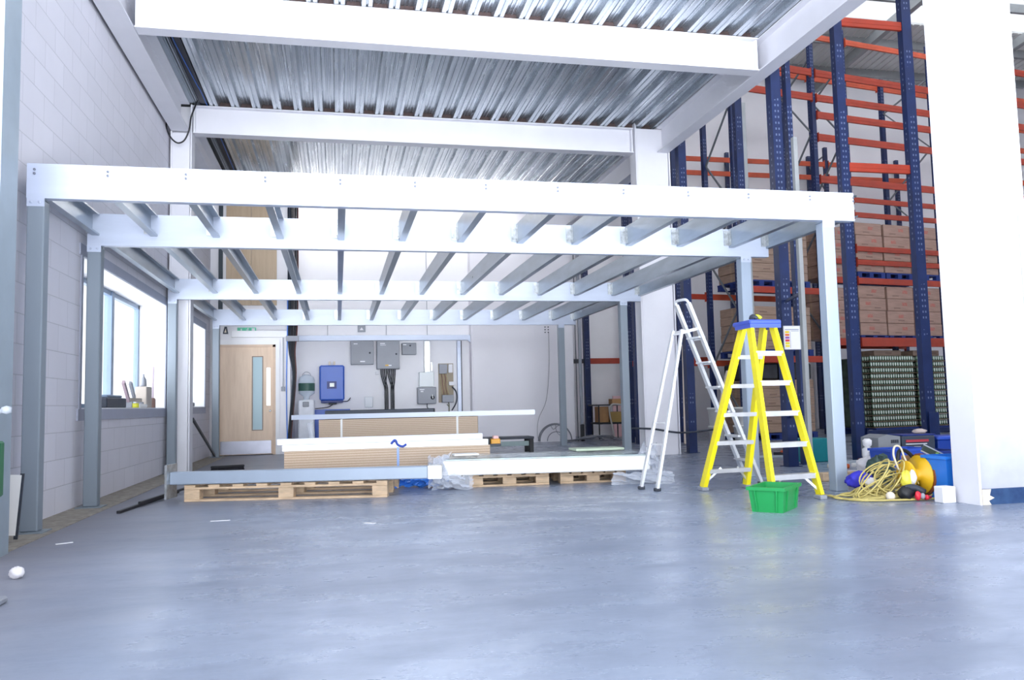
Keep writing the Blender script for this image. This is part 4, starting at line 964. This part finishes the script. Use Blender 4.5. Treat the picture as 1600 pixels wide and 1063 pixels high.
# desk corner
dk = thing('small_desk', 'small dark desk with a pale frame in front of the pink board', 'desk', (5.98, 17.6, 0))
MB().cbox(5.64, 6.30, 17.35, 17.9, .33, .37, .005).build('shelf', BLACK, dk); MB().cbox(5.60, 6.32, 17.33, 17.92, .74, .77, .005).build('desk_top', mat('desk_dark', (52, 54, 60), .4), dk)
for x in (5.68, 6.28): MB().bar((x, 17.38, 0), (x, 17.38, .74), .022, .022, up=(0, 1, 0)).build('leg', BLACK, dk); MB().bar((x, 17.87, 0), (x, 17.87, .74), .022, .022, up=(0, 1, 0)).build('leg', BLACK, dk)
MB().tube(smooth([(6.0, 17.3, .02), (5.95, 17.3, .3), (5.90, 17.3, .58), (5.94, 17.3, .74), (6.05, 17.3, .77), (6.42, 17.3, .72)], 6), .02, 8).build('pale_frame', mat('pale_tube', (200, 196, 192), .4, .3), dk)
tag(MB().cbox(5.70, 5.92, 17.42, 17.75, .371, .72, .006).build('cardboard_box', CARDB, org=(5.8, 17.6, .371)), 'cardboard box under the small desk, left one', 'cardboard box')
tag(MB().cbox(5.96, 6.26, 17.42, 17.75, .371, .60, .006).build('cardboard_box', mat('cardboard_olive', (170, 140, 84), .8), org=(6.1, 17.6, .371)), 'cardboard box under the small desk, right one', 'cardboard box')
tag(MB().cbox(6.02, 6.24, 17.45, 17.7, .771, .89, .006).build('cardboard_box', CARDB, org=(6.1, 17.6, .771)), 'small cardboard box on top of the small desk', 'cardboard box')
tag(MB().box(6.38, 6.88, 18.42, 18.47, 0, .96).build('pink_sheet', PINK, org=(6.6, 18.45, 0)), 'tall pink board standing behind the small desk', 'board')
for i, (x0, x1, z0, z1) in enumerate(((6.98, 7.3, 0, .42), (7.0, 7.3, .421, .62), (7.02, 7.3, .621, .9))):
    tag(MB().cbox(x0, x1, 17.2, 17.6, z0, z1, .006).build('cardboard_box', CARDB, org=(7.1, 17.4, z0)), ('bottom', 'middle', 'top')[i]+' box of the small pile left of the white column', 'cardboard box', 'boxes piled by the column')
tag(MB().tube(smooth([(4.35, 11.72, .42), (4.7, 11.74, .40), (5.16, 11.75, .33), (5.7, 11.8, .36)], 6), .016, 6).build('slung_cable', DARK, org=(4.7, 11.7, .3)), 'dark cable slung low across the white column', 'cable')

# ------------------------------------------------------------------ window sill things
def sill(name, label, cat, mbs, org):
    t = thing(name, label, cat, org)
    for nm, m_, mm in mbs: m_.build(nm, mm, t)
zs = .883
sill('tool_case', 'dark tool case on the near window sill', 'tool case', [('case', MB().cbox(-2.5, -2.36, 9.25, 10.05, zs, zs+.11, .01), DARK), ('case_lid', MB().cbox(-2.49, -2.37, 9.3, 9.9, zs+.11, zs+.14, .01), FRAMEG)], (-2.43, 9.6, zs))
sill('door_closer', 'angled grey metal hinge arms standing on the window sill', 'hinge arm', [('arm', MB().bar((-2.42, 10.15, zs+.30), (-2.42, 10.42, zs+.08), .03, .05), mat('arm_mauve', (170, 150, 160), .5)), ('arm', MB().bar((-2.42, 10.48, zs+.30), (-2.42, 10.68, zs+.12), .03, .05), GREYE), ('bar', MB().cbox(-2.45, -2.40, 10.40, 11.0, zs+.075, zs+.12, .004), mat('putty', (190, 180, 170), .6)), ('rest', MB().cbox(-2.46, -2.38, 10.92, 11.0, zs, zs+.075, .004).cbox(-2.46, -2.38, 10.40, 10.46, zs, zs+.075, .004), GREYE)], (-2.42, 10.6, zs))
sill('yellow_tape_roll', 'yellow tape roll on the window sill', 'tape roll', [('roll', MB().lathe([(.02, 0), (.045, 0), (.045, .055), (.02, .055), (.02, 0)], (-2.36, 10.45, zs), 14), mat('tape_yellow', (225, 225, 80), .5))], (-2.36, 10.45, zs))
sill('white_packet', 'flat white packet at the window sill edge', 'packet', [('packet', MB().cbox(-2.42, -2.32, 10.52, 10.92, zs, zs+.045, .01), FOAM)], (-2.37, 10.7, zs))
sill('putty_tub', 'beige box with a bottle standing on the window sill', 'box', [('box', MB().cbox(-2.5, -2.36, 11.06, 11.36, zs, zs+.27, .008), mat('putty2', (200, 190, 180), .6)), ('bottle', MB().lathe([(.03, 0), (.04, .01), (.035, .09), (.012, .13), (.012, .16), (0, .16)], (-2.42, 11.15, zs+.27), 12), GREYE)], (-2.42, 11.2, zs))
sill('sill_jar', 'small brown jar beside the beige box on the window sill', 'jar', [('jar', MB().lathe([(0, 0), (.045, 0), (.045, .11), (.03, .13), (0, .13)], (-2.38, 11.46, zs), 14), mat('jar_brown', (150, 120, 110), .4))], (-2.38, 11.46, zs))
sill('thin_rod', 'thin upright rod at the far end of the window sill', 'rod', [('rod', MB().cbox(-2.41, -2.39, 11.60, 11.62, zs, zs+.55, .003), mat('rod_mauve', (176, 160, 176), .5))], (-2.4, 11.6, zs))
sill('sill_tool', 'small grey fitting on the sill of the far window', 'fitting', [('fitting', MB().cbox(-2.42, -2.34, 14.2, 14.5, .903, .97, .01), GREYE)], (-2.38, 14.3, .903))

# ------------------------------------------------------------------ green crate and the heap at the right
gc = thing('green_crate', 'green plastic storage crate on the floor in front of the yellow ladder', 'crate', (3.21, 5.63, 0), radians(-22), local=True)
def crate(t, w, d, h, mt, tap=.03, rim=.022, th=.006):
    a_, b_ = w/2-tap, d/2-tap; A, B = w/2, d/2
    m = MB()
    v = [(-a_, -b_, 0), (a_, -b_, 0), (a_, b_, 0), (-a_, b_, 0), (-A, -B, h), (A, -B, h), (A, B, h), (-A, B, h)]
    v += [(x*(1-th*2/max(w, d)*1.3), y*(1-th*2/max(w, d)*1.8), th if z == 0 else z) for x, y, z in v]
    m.add(v, [(0,3,2,1),(0,1,5,4),(1,2,6,5),(2,3,7,6),(3,0,4,7),(8,9,10,11),(8,12,13,9),(9,13,14,10),(10,14,15,11),(11,15,12,8),(4,5,13,12),(5,6,14,13),(6,7,15,14),(7,4,12,15)])
    m.build('crate_body', mt, t)
    m = MB(); m.box(-A-.012, A+.012, -B-.012, -B+.004, h-rim, h+.002); m.box(-A-.012, A+.012, B-.004, B+.012, h-rim, h+.002); m.box(-A-.012, -A+.004, -B+.004, B-.004, h-rim, h+.002); m.box(A-.004, A+.012, -B+.004, B-.004, h-rim, h+.002)
    m.build('rim', mt, t)
    for sx in (-.62, .62): MB().bar((sx*a_, -b_-.006, .01), (sx*A, -B-.008, h-rim), .01, .012, up=(0, 1, 0)).build('rib', mt, t)
    for sy in (-.6, .6): MB().bar((a_+.004, sy*b_, .01), (A+.006, sy*B, h-rim), .012, .01, up=(1, 0, 0)).build('rib', mt, t)
crate(gc, .26, .42, .18, GREEN, .018)
gc.rotation_euler = (0, 0, radians(-46)); gc.location = (3.19, 5.62, 0)
tag(MB().cbox(-.19, .19, -.15, .15, 0, .30, .01).build('teal_crate', TEAL), 'teal plastic box on the floor left of the pale blue post', 'crate').location = (6.02, 9.6, 0)
cn = thing('traffic_cone', 'small orange cone on the floor left of the nearest blue frame', 'cone', (6.3, 10.7, 0), local=True)
MB().lathe([(0, .0), (.09, 0), (.09, .02), (.06, .03), (.03, .30), (.0, .31)], (0, 0, .05), 14).build('cone_body', ORAN, cn); MB().cbox(-.14, .14, -.14, .14, 0, .05, .01).build('cone_base', BLACK, cn)
tag(MB().cbox(-.2, .2, -.05, .05, 0, .085, .006).build('timber_block', TIMB), 'pale timber block on the floor behind the pale blue post', 'timber').location = (4.85, 7.3, 0)
tag(MB().bar((6.0, 9.05, .02), (7.2, 9.0, .02), .08, .04).build('floor_rail', mat('rail_pale', (190, 200, 208), .5), org=(6.5, 9.0, 0)), 'pale rail lying on the floor behind the pale blue post', 'rail')
tag(MB().bar((5.6, 10.5, .02), (6.25, 10.3, .02), .06, .03).build('floor_rail', mat('rail_pale', (190, 200, 208), .5), org=(6, 10.4, 0)), 'pale rail lying on the floor left of the nearest blue frame', 'rail')
for i, (x, y, c_) in enumerate(((5.62, 8.6, CREAM), (5.75, 8.5, ORAN), (5.9, 8.55, FOAM))): tag(MB().cbox(x-.035, x+.035, y-.03, y+.03, 0, .05, .01).build('scrap_offcut', c_, org=(x, y, 0)), ('tiny cream offcut on the floor left of the pale post', 'tiny orange offcut on the floor left of the pale post', 'tiny white offcut on the floor left of the pale post')[i], 'offcut')
# rag and tray
rg = thing('rag_tray', 'white tray with a crumpled white rag behind the pale blue post', 'tray', (5.25, 7.4, 0))
MB().cbox(5.09, 5.44, 7.3, 7.52, .05, .075, .006).build('tray', PAPER, rg); MB().box(5.42, 5.435, 7.3, 7.5, 0, .05).build('tray_leg', mat('tray_leg_lilac', (170, 170, 220), .5), rg); MB().box(5.10, 5.115, 7.3, 7.5, 0, .05).build('tray_leg', mat('tray_leg_lilac', (170, 170, 220), .5), rg)
def blob(c, r, sd, k=.25, nx=18, ny=12):
    rr = random.Random(sd); ph = [(rr.uniform(2, 6), rr.uniform(2, 6), rr.uniform(0, 6)) for _ in range(4)]
    def fn(u, v):
        a_, b_ = 2*pi*u, pi*(v-.5); d_ = 1+k*sum(sin(p*a_*1.0+q*b_+s_) for p, q, s_ in [(round(p), q, s_) for p, q, s_ in ph])/4
        return (c[0]+r[0]*cos(a_)*cos(b_)*d_, c[1]+r[1]*sin(a_)*cos(b_)*d_, c[2]+r[2]*sin(b_)*d_)
    return MB().grid(nx, ny, fn)
blob((5.26, 7.4, .135), (.13, .09, .075), 3).build('rag', CLOTH, rg)
bt = thing('white_bottle', 'white plastic bottle standing on a maroon box in the heap', 'bottle', (5.58, 7.85, .16))
MB().lathe([(0, .162), (.05, .162), (.055, .18), (.055, .26), (.025, .28), (.045, .30), (.048, .35), (.025, .37), (0, .37)], (5.58, 7.85, 0), 16).build('bottle_body', PAPER, bt); MB().cbox(5.555, 5.605, 7.79, 7.796, .19, .235, .001).build('label', mat('label_grey', (180, 184, 200), .5), bt)
tag(MB().cbox(5.50, 5.66, 7.76, 7.93, 0, .16, .01).build('maroon_box', mat('maroon_paint', (90, 30, 34), .6), org=(5.58, 7.85, 0)), 'small maroon box under the white bottle', 'box')
gb = thing('grey_tool_case', 'grey plastic case left of the dark toolbox', 'tool case', (5.8, 7.95, 0))
MB().prism([(5.68, .16), (5.95, .16), (5.95, .385), (5.79, .41), (5.68, .375)], 1, 7.8, 8.1).build('case_body', mat('case_grey', (140, 144, 150), .5), gb)
for k in range(4): MB().box(5.835+k*.024, 5.852+k*.024, 7.795, 7.8, .315, .35).build('lettering', DARK, gb)
MB().cbox(5.68, 5.95, 7.8, 8.1, 0, .16, .01).build('case_base', BLACK, gb)
tb2 = thing('toolbox', 'dark grey toolbox with a red stripe at the back of the heap', 'toolbox', (6.15, 7.9, 0))
MB().cbox(5.96, 6.37, 7.78, 8.05, .14, .385, .012).build('toolbox_body', mat('toolbox_grey', (58, 68, 84), .5), tb2); MB().box(6.0, 6.28, 7.772, 7.78, .32, .345).build('red_stripe', mat('muted_red', (190, 60, 74), .5), tb2)
MB().box(6.0, 6.26, 7.774, 7.78, .295, .303).build('pale_line', PAPER, tb2); MB().box(6.1, 6.18, 7.774, 7.78, .26, .275).build('badge', GREYE, tb2); MB().cbox(5.97, 6.39, 7.79, 8.04, .385, .402, .006).build('toolbox_lid', BLUED, tb2); MB().box(5.97, 6.36, 7.79, 8.04, 0, .14).build('toolbox_base', BLUED, tb2)
tag(blob((6.26, 7.88, .428), (.08, .05, .028), 8, .2).build('work_glove', mat('glove_pale', (205, 190, 184), .8), org=(6.26, 7.88, .40)), 'pale work glove on top of the dark toolbox', 'glove')
bx = thing('blue_crate', 'royal blue crate behind the tangle of yellow cable', 'crate', (5.40, 7.1, 0), radians(4), local=True); crate(bx, .46, .3, .31, BLUEP, .02)
MB().box(-.1, -.0, -.165, -.155, .19, .225).build('hand_hole', BLUED, bx)
bx = thing('blue_crate', 'dark blue crate at the right behind the spirit level', 'crate', (5.86, 7.2, 0), radians(2), local=True); crate(bx, .38, .34, .27, BLUED, .015)
bx = thing('blue_box', 'mid blue lidded box beside the big right column', 'box', (6.6, 7.9, 0)); MB().cbox(6.42, 6.78, 7.8, 8.1, 0, .33, .01).build('box_body', mat('box_mid_blue', (24, 64, 160), .4), bx); MB().cbox(6.41, 6.79, 7.79, 8.11, .331, .37, .01).build('box_lid', BLUEP, bx)
lv = thing('spirit_level', 'grey spirit level propped on the light blue crate', 'spirit level', (4.9, 6.0, .3))
MB().bar((4.80, 6.02, .385), (5.02, 5.94, .255), .02, .045).build('level_body', mat('level_dark', (80, 92, 80), .4), lv); MB().bar((4.815, 6.02, .41), (5.035, 5.94, .28), .022, .01).build('level_edge', ALUW, lv); MB().bar((4.785, 6.02, .36), (5.005, 5.94, .23), .022, .01).build('level_edge', ALUW, lv)
MB().cbox(4.885, 4.91, 5.965, 5.975, .31, .345, .002).build('vial', mat('vial_green', (170, 220, 120), .2), lv)
cb = thing('light_blue_crate', 'light blue crate directly left of the big white column', 'crate', (4.86, 5.72, 0), 0, local=True); crate(cb, .40, .26, .34, BLUEL, .03)
tag(MB().cbox(-.06, .055, -.05, .05, 0, .125, .006).build('white_tub', PAPER), 'small white tub on the floor in front of the light blue crate', 'tub').location = (4.56, 5.5, 0)
tag(MB().box(4.66, 4.88, 6.09, 6.11, 0, .32).build('cardboard_sheet', CARDB, org=(4.7, 6.03, 0)), 'upright piece of cardboard behind the cable reel', 'cardboard')
# cable reel with loose flex
cl = thing('cable_reel', 'yellow cable reel half buried in loose yellow flex', 'cable reel', (4.55, 5.95, 0))
MB().lathe([(.0, -.07), (.115, -.07), (.12, -.055), (.05, -.05), (.05, .05), (.16, .055), (.155, .07), (0, .07)], (4.60, 5.90, .175), 24, axis=0).build('drum', mat('reel_yellow', (240, 190, 30), .4), cl)
MB().lathe([(.155, .07), (.175, .07), (.175, .085), (0, .085)], (4.60, 5.90, .175), 24, axis=0).build('drum_flange', mat('reel_brown', (130, 70, 40), .5), cl)
MB().tube(smooth([(4.50, 5.95, .28), (4.54, 5.97, .37), (4.62, 5.98, .36), (4.70, 5.98, .28), (4.74, 5.96, .24)], 5), .016, 8).build('carry_handle', BLACK, cl)
fx = thing('yellow_flex', 'long tangle of loose yellow extension flex on the floor', 'extension cable', (4.2, 6.0, 0))
rr = random.Random(5)
for k in range(26):
    cx, cy = 4.26+rr.uniform(-.12, .26), 5.98+rr.uniform(-.12, .10); r1, r2 = rr.uniform(.12, .24), rr.uniform(.05, .14); hh = rr.uniform(.05, .27) if k > 4 else .02; a0 = rr.uniform(0, 6); tl = rr.uniform(-.3, .6)
    P = []
    for i in range(26):
        a_ = a0+i/25*rr.uniform(1.8, 2.0)*pi if False else a0+i/25*2*pi*.97
        x, y = r1*cos(a_), r2*sin(a_)
        P.append((cx+x, cy+y, max(.012, .012+hh*(.5+.5*sin(a_*1.0+tl+(k % 3)))*(1+x*.9))))
    MB().tube(P, .0065, 6).build('flex_loop', CORD, fx)
MB().tube(smooth([(4.47, 5.9, .22), (4.43, 5.9, .34), (4.46, 5.92, .41), (4.52, 5.93, .40), (4.56, 5.93, .3), (4.6, 5.9, .2)], 6), .0085, 6).build('flex_loop', mat('flex_pale', (225, 215, 190), .5), fx)
MB().tube(smooth([(3.97, 6.3, .02), (3.95, 5.95, .012), (4.03, 5.76, .012), (4.3, 5.68, .012), (4.6, 5.66, .012)], 8), .0085, 6).tube(smooth([(3.96, 6.1, .02), (3.97, 5.9, .012), (4.1, 5.8, .012), (4.4, 5.75, .03)], 8), .0085, 6).build('flex_run', CORD, fx)
tag(blob((4.26, 5.74, .036), (.036, .036, .036), 1, .0, 16, 10).build('white_plug', CREAM, org=(4.26, 5.74, 0)), 'round cream plug on the floor in front of the yellow flex', 'plug')
dr_ = thing('power_drill', 'black power tool with red parts in front of the cable reel', 'power tool', (4.38, 5.7, 0))
blob((4.37, 5.7, .06), (.065, .05, .055), 12, .15).build('motor_housing', BLACK, dr_); MB().tube(smooth([(4.36, 5.7, .09), (4.44, 5.7, .10), (4.52, 5.68, .06)], 5), .028, 10).build('handle', DARK, dr_)
blob((4.43, 5.64, .042), (.026, .02, .035), 4, .1).build('red_trigger', REDP, dr_); MB().lathe([(0, 4.48), (.02, 4.48), (.02, 4.50), (.012, 4.505), (.010, 4.53), (0, 4.53)], (0, 5.62, .03), 10, axis=0).build('red_collar', REDP, dr_)
blob((4.465, 5.63, .04), (.02, .018, .024), 4, .0).build('chuck', GREYE, dr_)
dc = thing('dark_rubbish', 'crumpled dark green bag behind the yellow flex', 'bag', (4.9, 6.9, 0)); blob((5.02, 6.9, .12), (.13, .10, .13), 22, .35).build('bag_body', mat('bag_green_grey', (90, 120, 116), .5, vs=14., var=.4), dc)
tw = thing('blue_white_cloth', 'blue and white cloth lying inside the yellow flex', 'cloth', (4.15, 6.15, 0)); blob((4.28, 6.15, .13), (.11, .06, .07), 31, .3).build('blue_cloth', mat('cloth_blue', (50, 50, 190), .7), tw); blob((4.34, 6.10, .11), (.07, .03, .035), 33, .3).build('white_cloth', CLOTH, tw)
yb_ = thing('yellow_bag', 'small yellow and white plastic bag in front of the reel drum', 'bag', (4.33, 5.82, .0)); blob((4.46, 5.80, .15), (.05, .035, .07), 41, .3).build('yellow_part', mat('bag_yellow', (235, 225, 80), .4), yb_); blob((4.50, 5.78, .17), (.03, .03, .055), 42, .3).build('white_part', CLOTH, yb_)

# ------------------------------------------------------------------ left edge things
bd = thing('white_board', 'white tilted board with dark edge leaning by the nearest grey post', 'board', (-2.1, 5.9, 0))
MB().prism([(-2.17, .45), (-2.005, .44), (-2.035, .055), (-2.135, .06)], 1, 5.88, 5.9).build('board_face', FOAM, bd); MB().bar((-2.003, 5.89, .45), (-2.035, 5.89, .03), .022, .014, up=(0, 1, 0)).build('dark_edge', DARK, bd)
MB().bar((-2.1, 5.92, .0), (-2.1, 5.92, .3), .02, .02, up=(0, 1, 0)).build('support', BLACK, bd)
gt = thing('green_stand', 'green and black tool stand cut off by the left edge', 'tool stand', (-1.75, 4.4, 0))
MB().cbox(-1.86, -1.655, 4.55, 4.62, .42, .70, .01).build('green_panel', GREEND, gt); MB().tube(smooth([(-1.72, 4.58, .44), (-1.675, 4.55, .34), (-1.66, 4.5, .26), (-1.70, 4.4, .12)], 5), .02, 8).build('red_arm', mat('dark_red', (150, 30, 50), .5), gt)
blob((-1.70, 4.45, .27), (.06, .05, .06), 6, .2).build('black_knob', BLACK, gt); MB().bar((-1.72, 4.45, .24), (-1.62, 4.15, .02), .03, .03).build('stand_leg', BLACK, gt); MB().cbox(-1.66, -1.44, 3.95, 4.1, 0, .03, .008).build('foot_pad', GREYE, gt)
tag(MB().tube([(-2.2, 5.2, .79), (-1.86, 5.2, .86)], .014, 8).lathe([(0, 0), (.028, .01), (.028, .04), (0, .05)], (-1.86, 5.2, .835), 10).build('grab_rod', mat('rod_grey', (190, 198, 208), .4), org=(-2.0, 5.2, .8)), 'short pale rod projecting at the left edge beside the white column', 'rod')
tag(blob((-1.6, 4.66, .03), (.035, .035, .03), 2, .2).build('paper_ball', CLOTH, org=(-1.6, 4.66, 0)), 'crumpled white paper ball on the floor at the left edge', 'paper')
for i, (x, y, w_, l_, a_) in enumerate(((-.87, 6.55, .14, .012, .05), (.22, 6.0, .09, .03, -.6), (-1.72, 5.8, .10, .02, .5))):
    o = tag(MB().cbox(-w_/2, w_/2, -l_/2, l_/2, 0, .004, .001).build('paper_scrap', PAPER), ('thin white paper strip on the floor left of centre', 'small white scrap on the open floor before the long pallet', 'white scrap on the floor near the first grey post')[i], 'paper scrap', 'white scraps on the floor'); o.location = (x, y, 0); o.rotation_euler = (0, 0, a_)

# ------------------------------------------------------------------ light
wd = bpy.data.worlds.new('World'); SC.world = wd; wd.use_nodes = True
bg = wd.node_tree.nodes['Background']; wt = wd.node_tree; tc = wt.nodes.new('ShaderNodeTexCoord'); sx_ = wt.nodes.new('ShaderNodeSeparateXYZ'); wt.links.new(tc.outputs['Generated'], sx_.inputs[0])
def wm(op, a, b):
    n_ = wt.nodes.new('ShaderNodeMath'); n_.operation = op
    for i_, v_ in enumerate((a, b)):
        if isinstance(v_, (int, float)): n_.inputs[i_].default_value = v_
        else: wt.links.new(v_, n_.inputs[i_])
    return n_.outputs[0]
# bright yard and low cloud outside the open loading side (towards -Y), sunlit ground below the horizon, calmer sky above
back = wm('POWER', wm('MAXIMUM', wm('MULTIPLY', sx_.outputs[1], -1.), 0.), 2.5)
gnd = wm('MULTIPLY', wm('MINIMUM', wm('MAXIMUM', wm('MULTIPLY', sx_.outputs[2], -12.), 0.), 1.), wm('ADD', wm('MULTIPLY', wm('MAXIMUM', wm('MULTIPLY', sx_.outputs[1], -1.), 0.), 4.), .6))
bg.inputs[0].default_value = (.90, .94, 1., 1); side = wm('POWER', wm('MAXIMUM', wm('MULTIPLY', sx_.outputs[0], -1.), 0.), 3.)
wt.links.new(wm('ADD', wm('ADD', wm('ADD', wm('MULTIPLY', back, .7), wm('MULTIPLY', wm('POWER', wm('MAXIMUM', wm('MULTIPLY', sx_.outputs[1], -1.), 0.), 40.), 11.)), wm('ADD', wm('MULTIPLY', side, 4.), .9)), gnd), bg.inputs[1])
lt = None
M_FILL_TUBE = glow('fill_tube_glow', (255, 252, 246), 22.)  # added fill lights, hidden from view, to brighten the far end
for k, (x, y) in enumerate(((-.35, 16.55), (.85, 16.55), (2.05, 16.5), (3.3, 16.3))):
    if lt is None:
        lt = thing('added_fill_batten', 'x', 'added fill light', (x, y, 4.995), group='added fill lights under the rear deck', local=True)
        MB().cbox(-.5, .5, -.04, .04, .06, .122, .006).build('fitting_body', PAPER, lt)
        MB().lathe([(0, -.48), (.022, -.48), (.022, .48), (0, .48)], (0, 0, .035), 12, axis=0).build('tube', M_FILL_TUBE, lt)
        MB().box(-.5, -.48, -.02, .02, .0, .06).build('end_cap', PAPER, lt); MB().box(.48, .5, -.02, .02, .0, .06).build('end_cap', PAPER, lt)
        lt['label'] = 'added fill batten under the rear deck, leftmost of the row'
    else: dup(lt, (x, y, 4.995), 0, 'added fill batten under the rear deck, %s from the left' % ('', 'second', 'third', 'fourth')[k])
vs = SC.view_settings; vs.view_transform = 'Standard'; vs.look = 'None'; vs.gamma = 1; vs.exposure = .7; vs.use_curve_mapping = False
for o in bpy.data.objects:
    for k in ('_o', '_loc', 'used'):
        if k in o: del o[k]
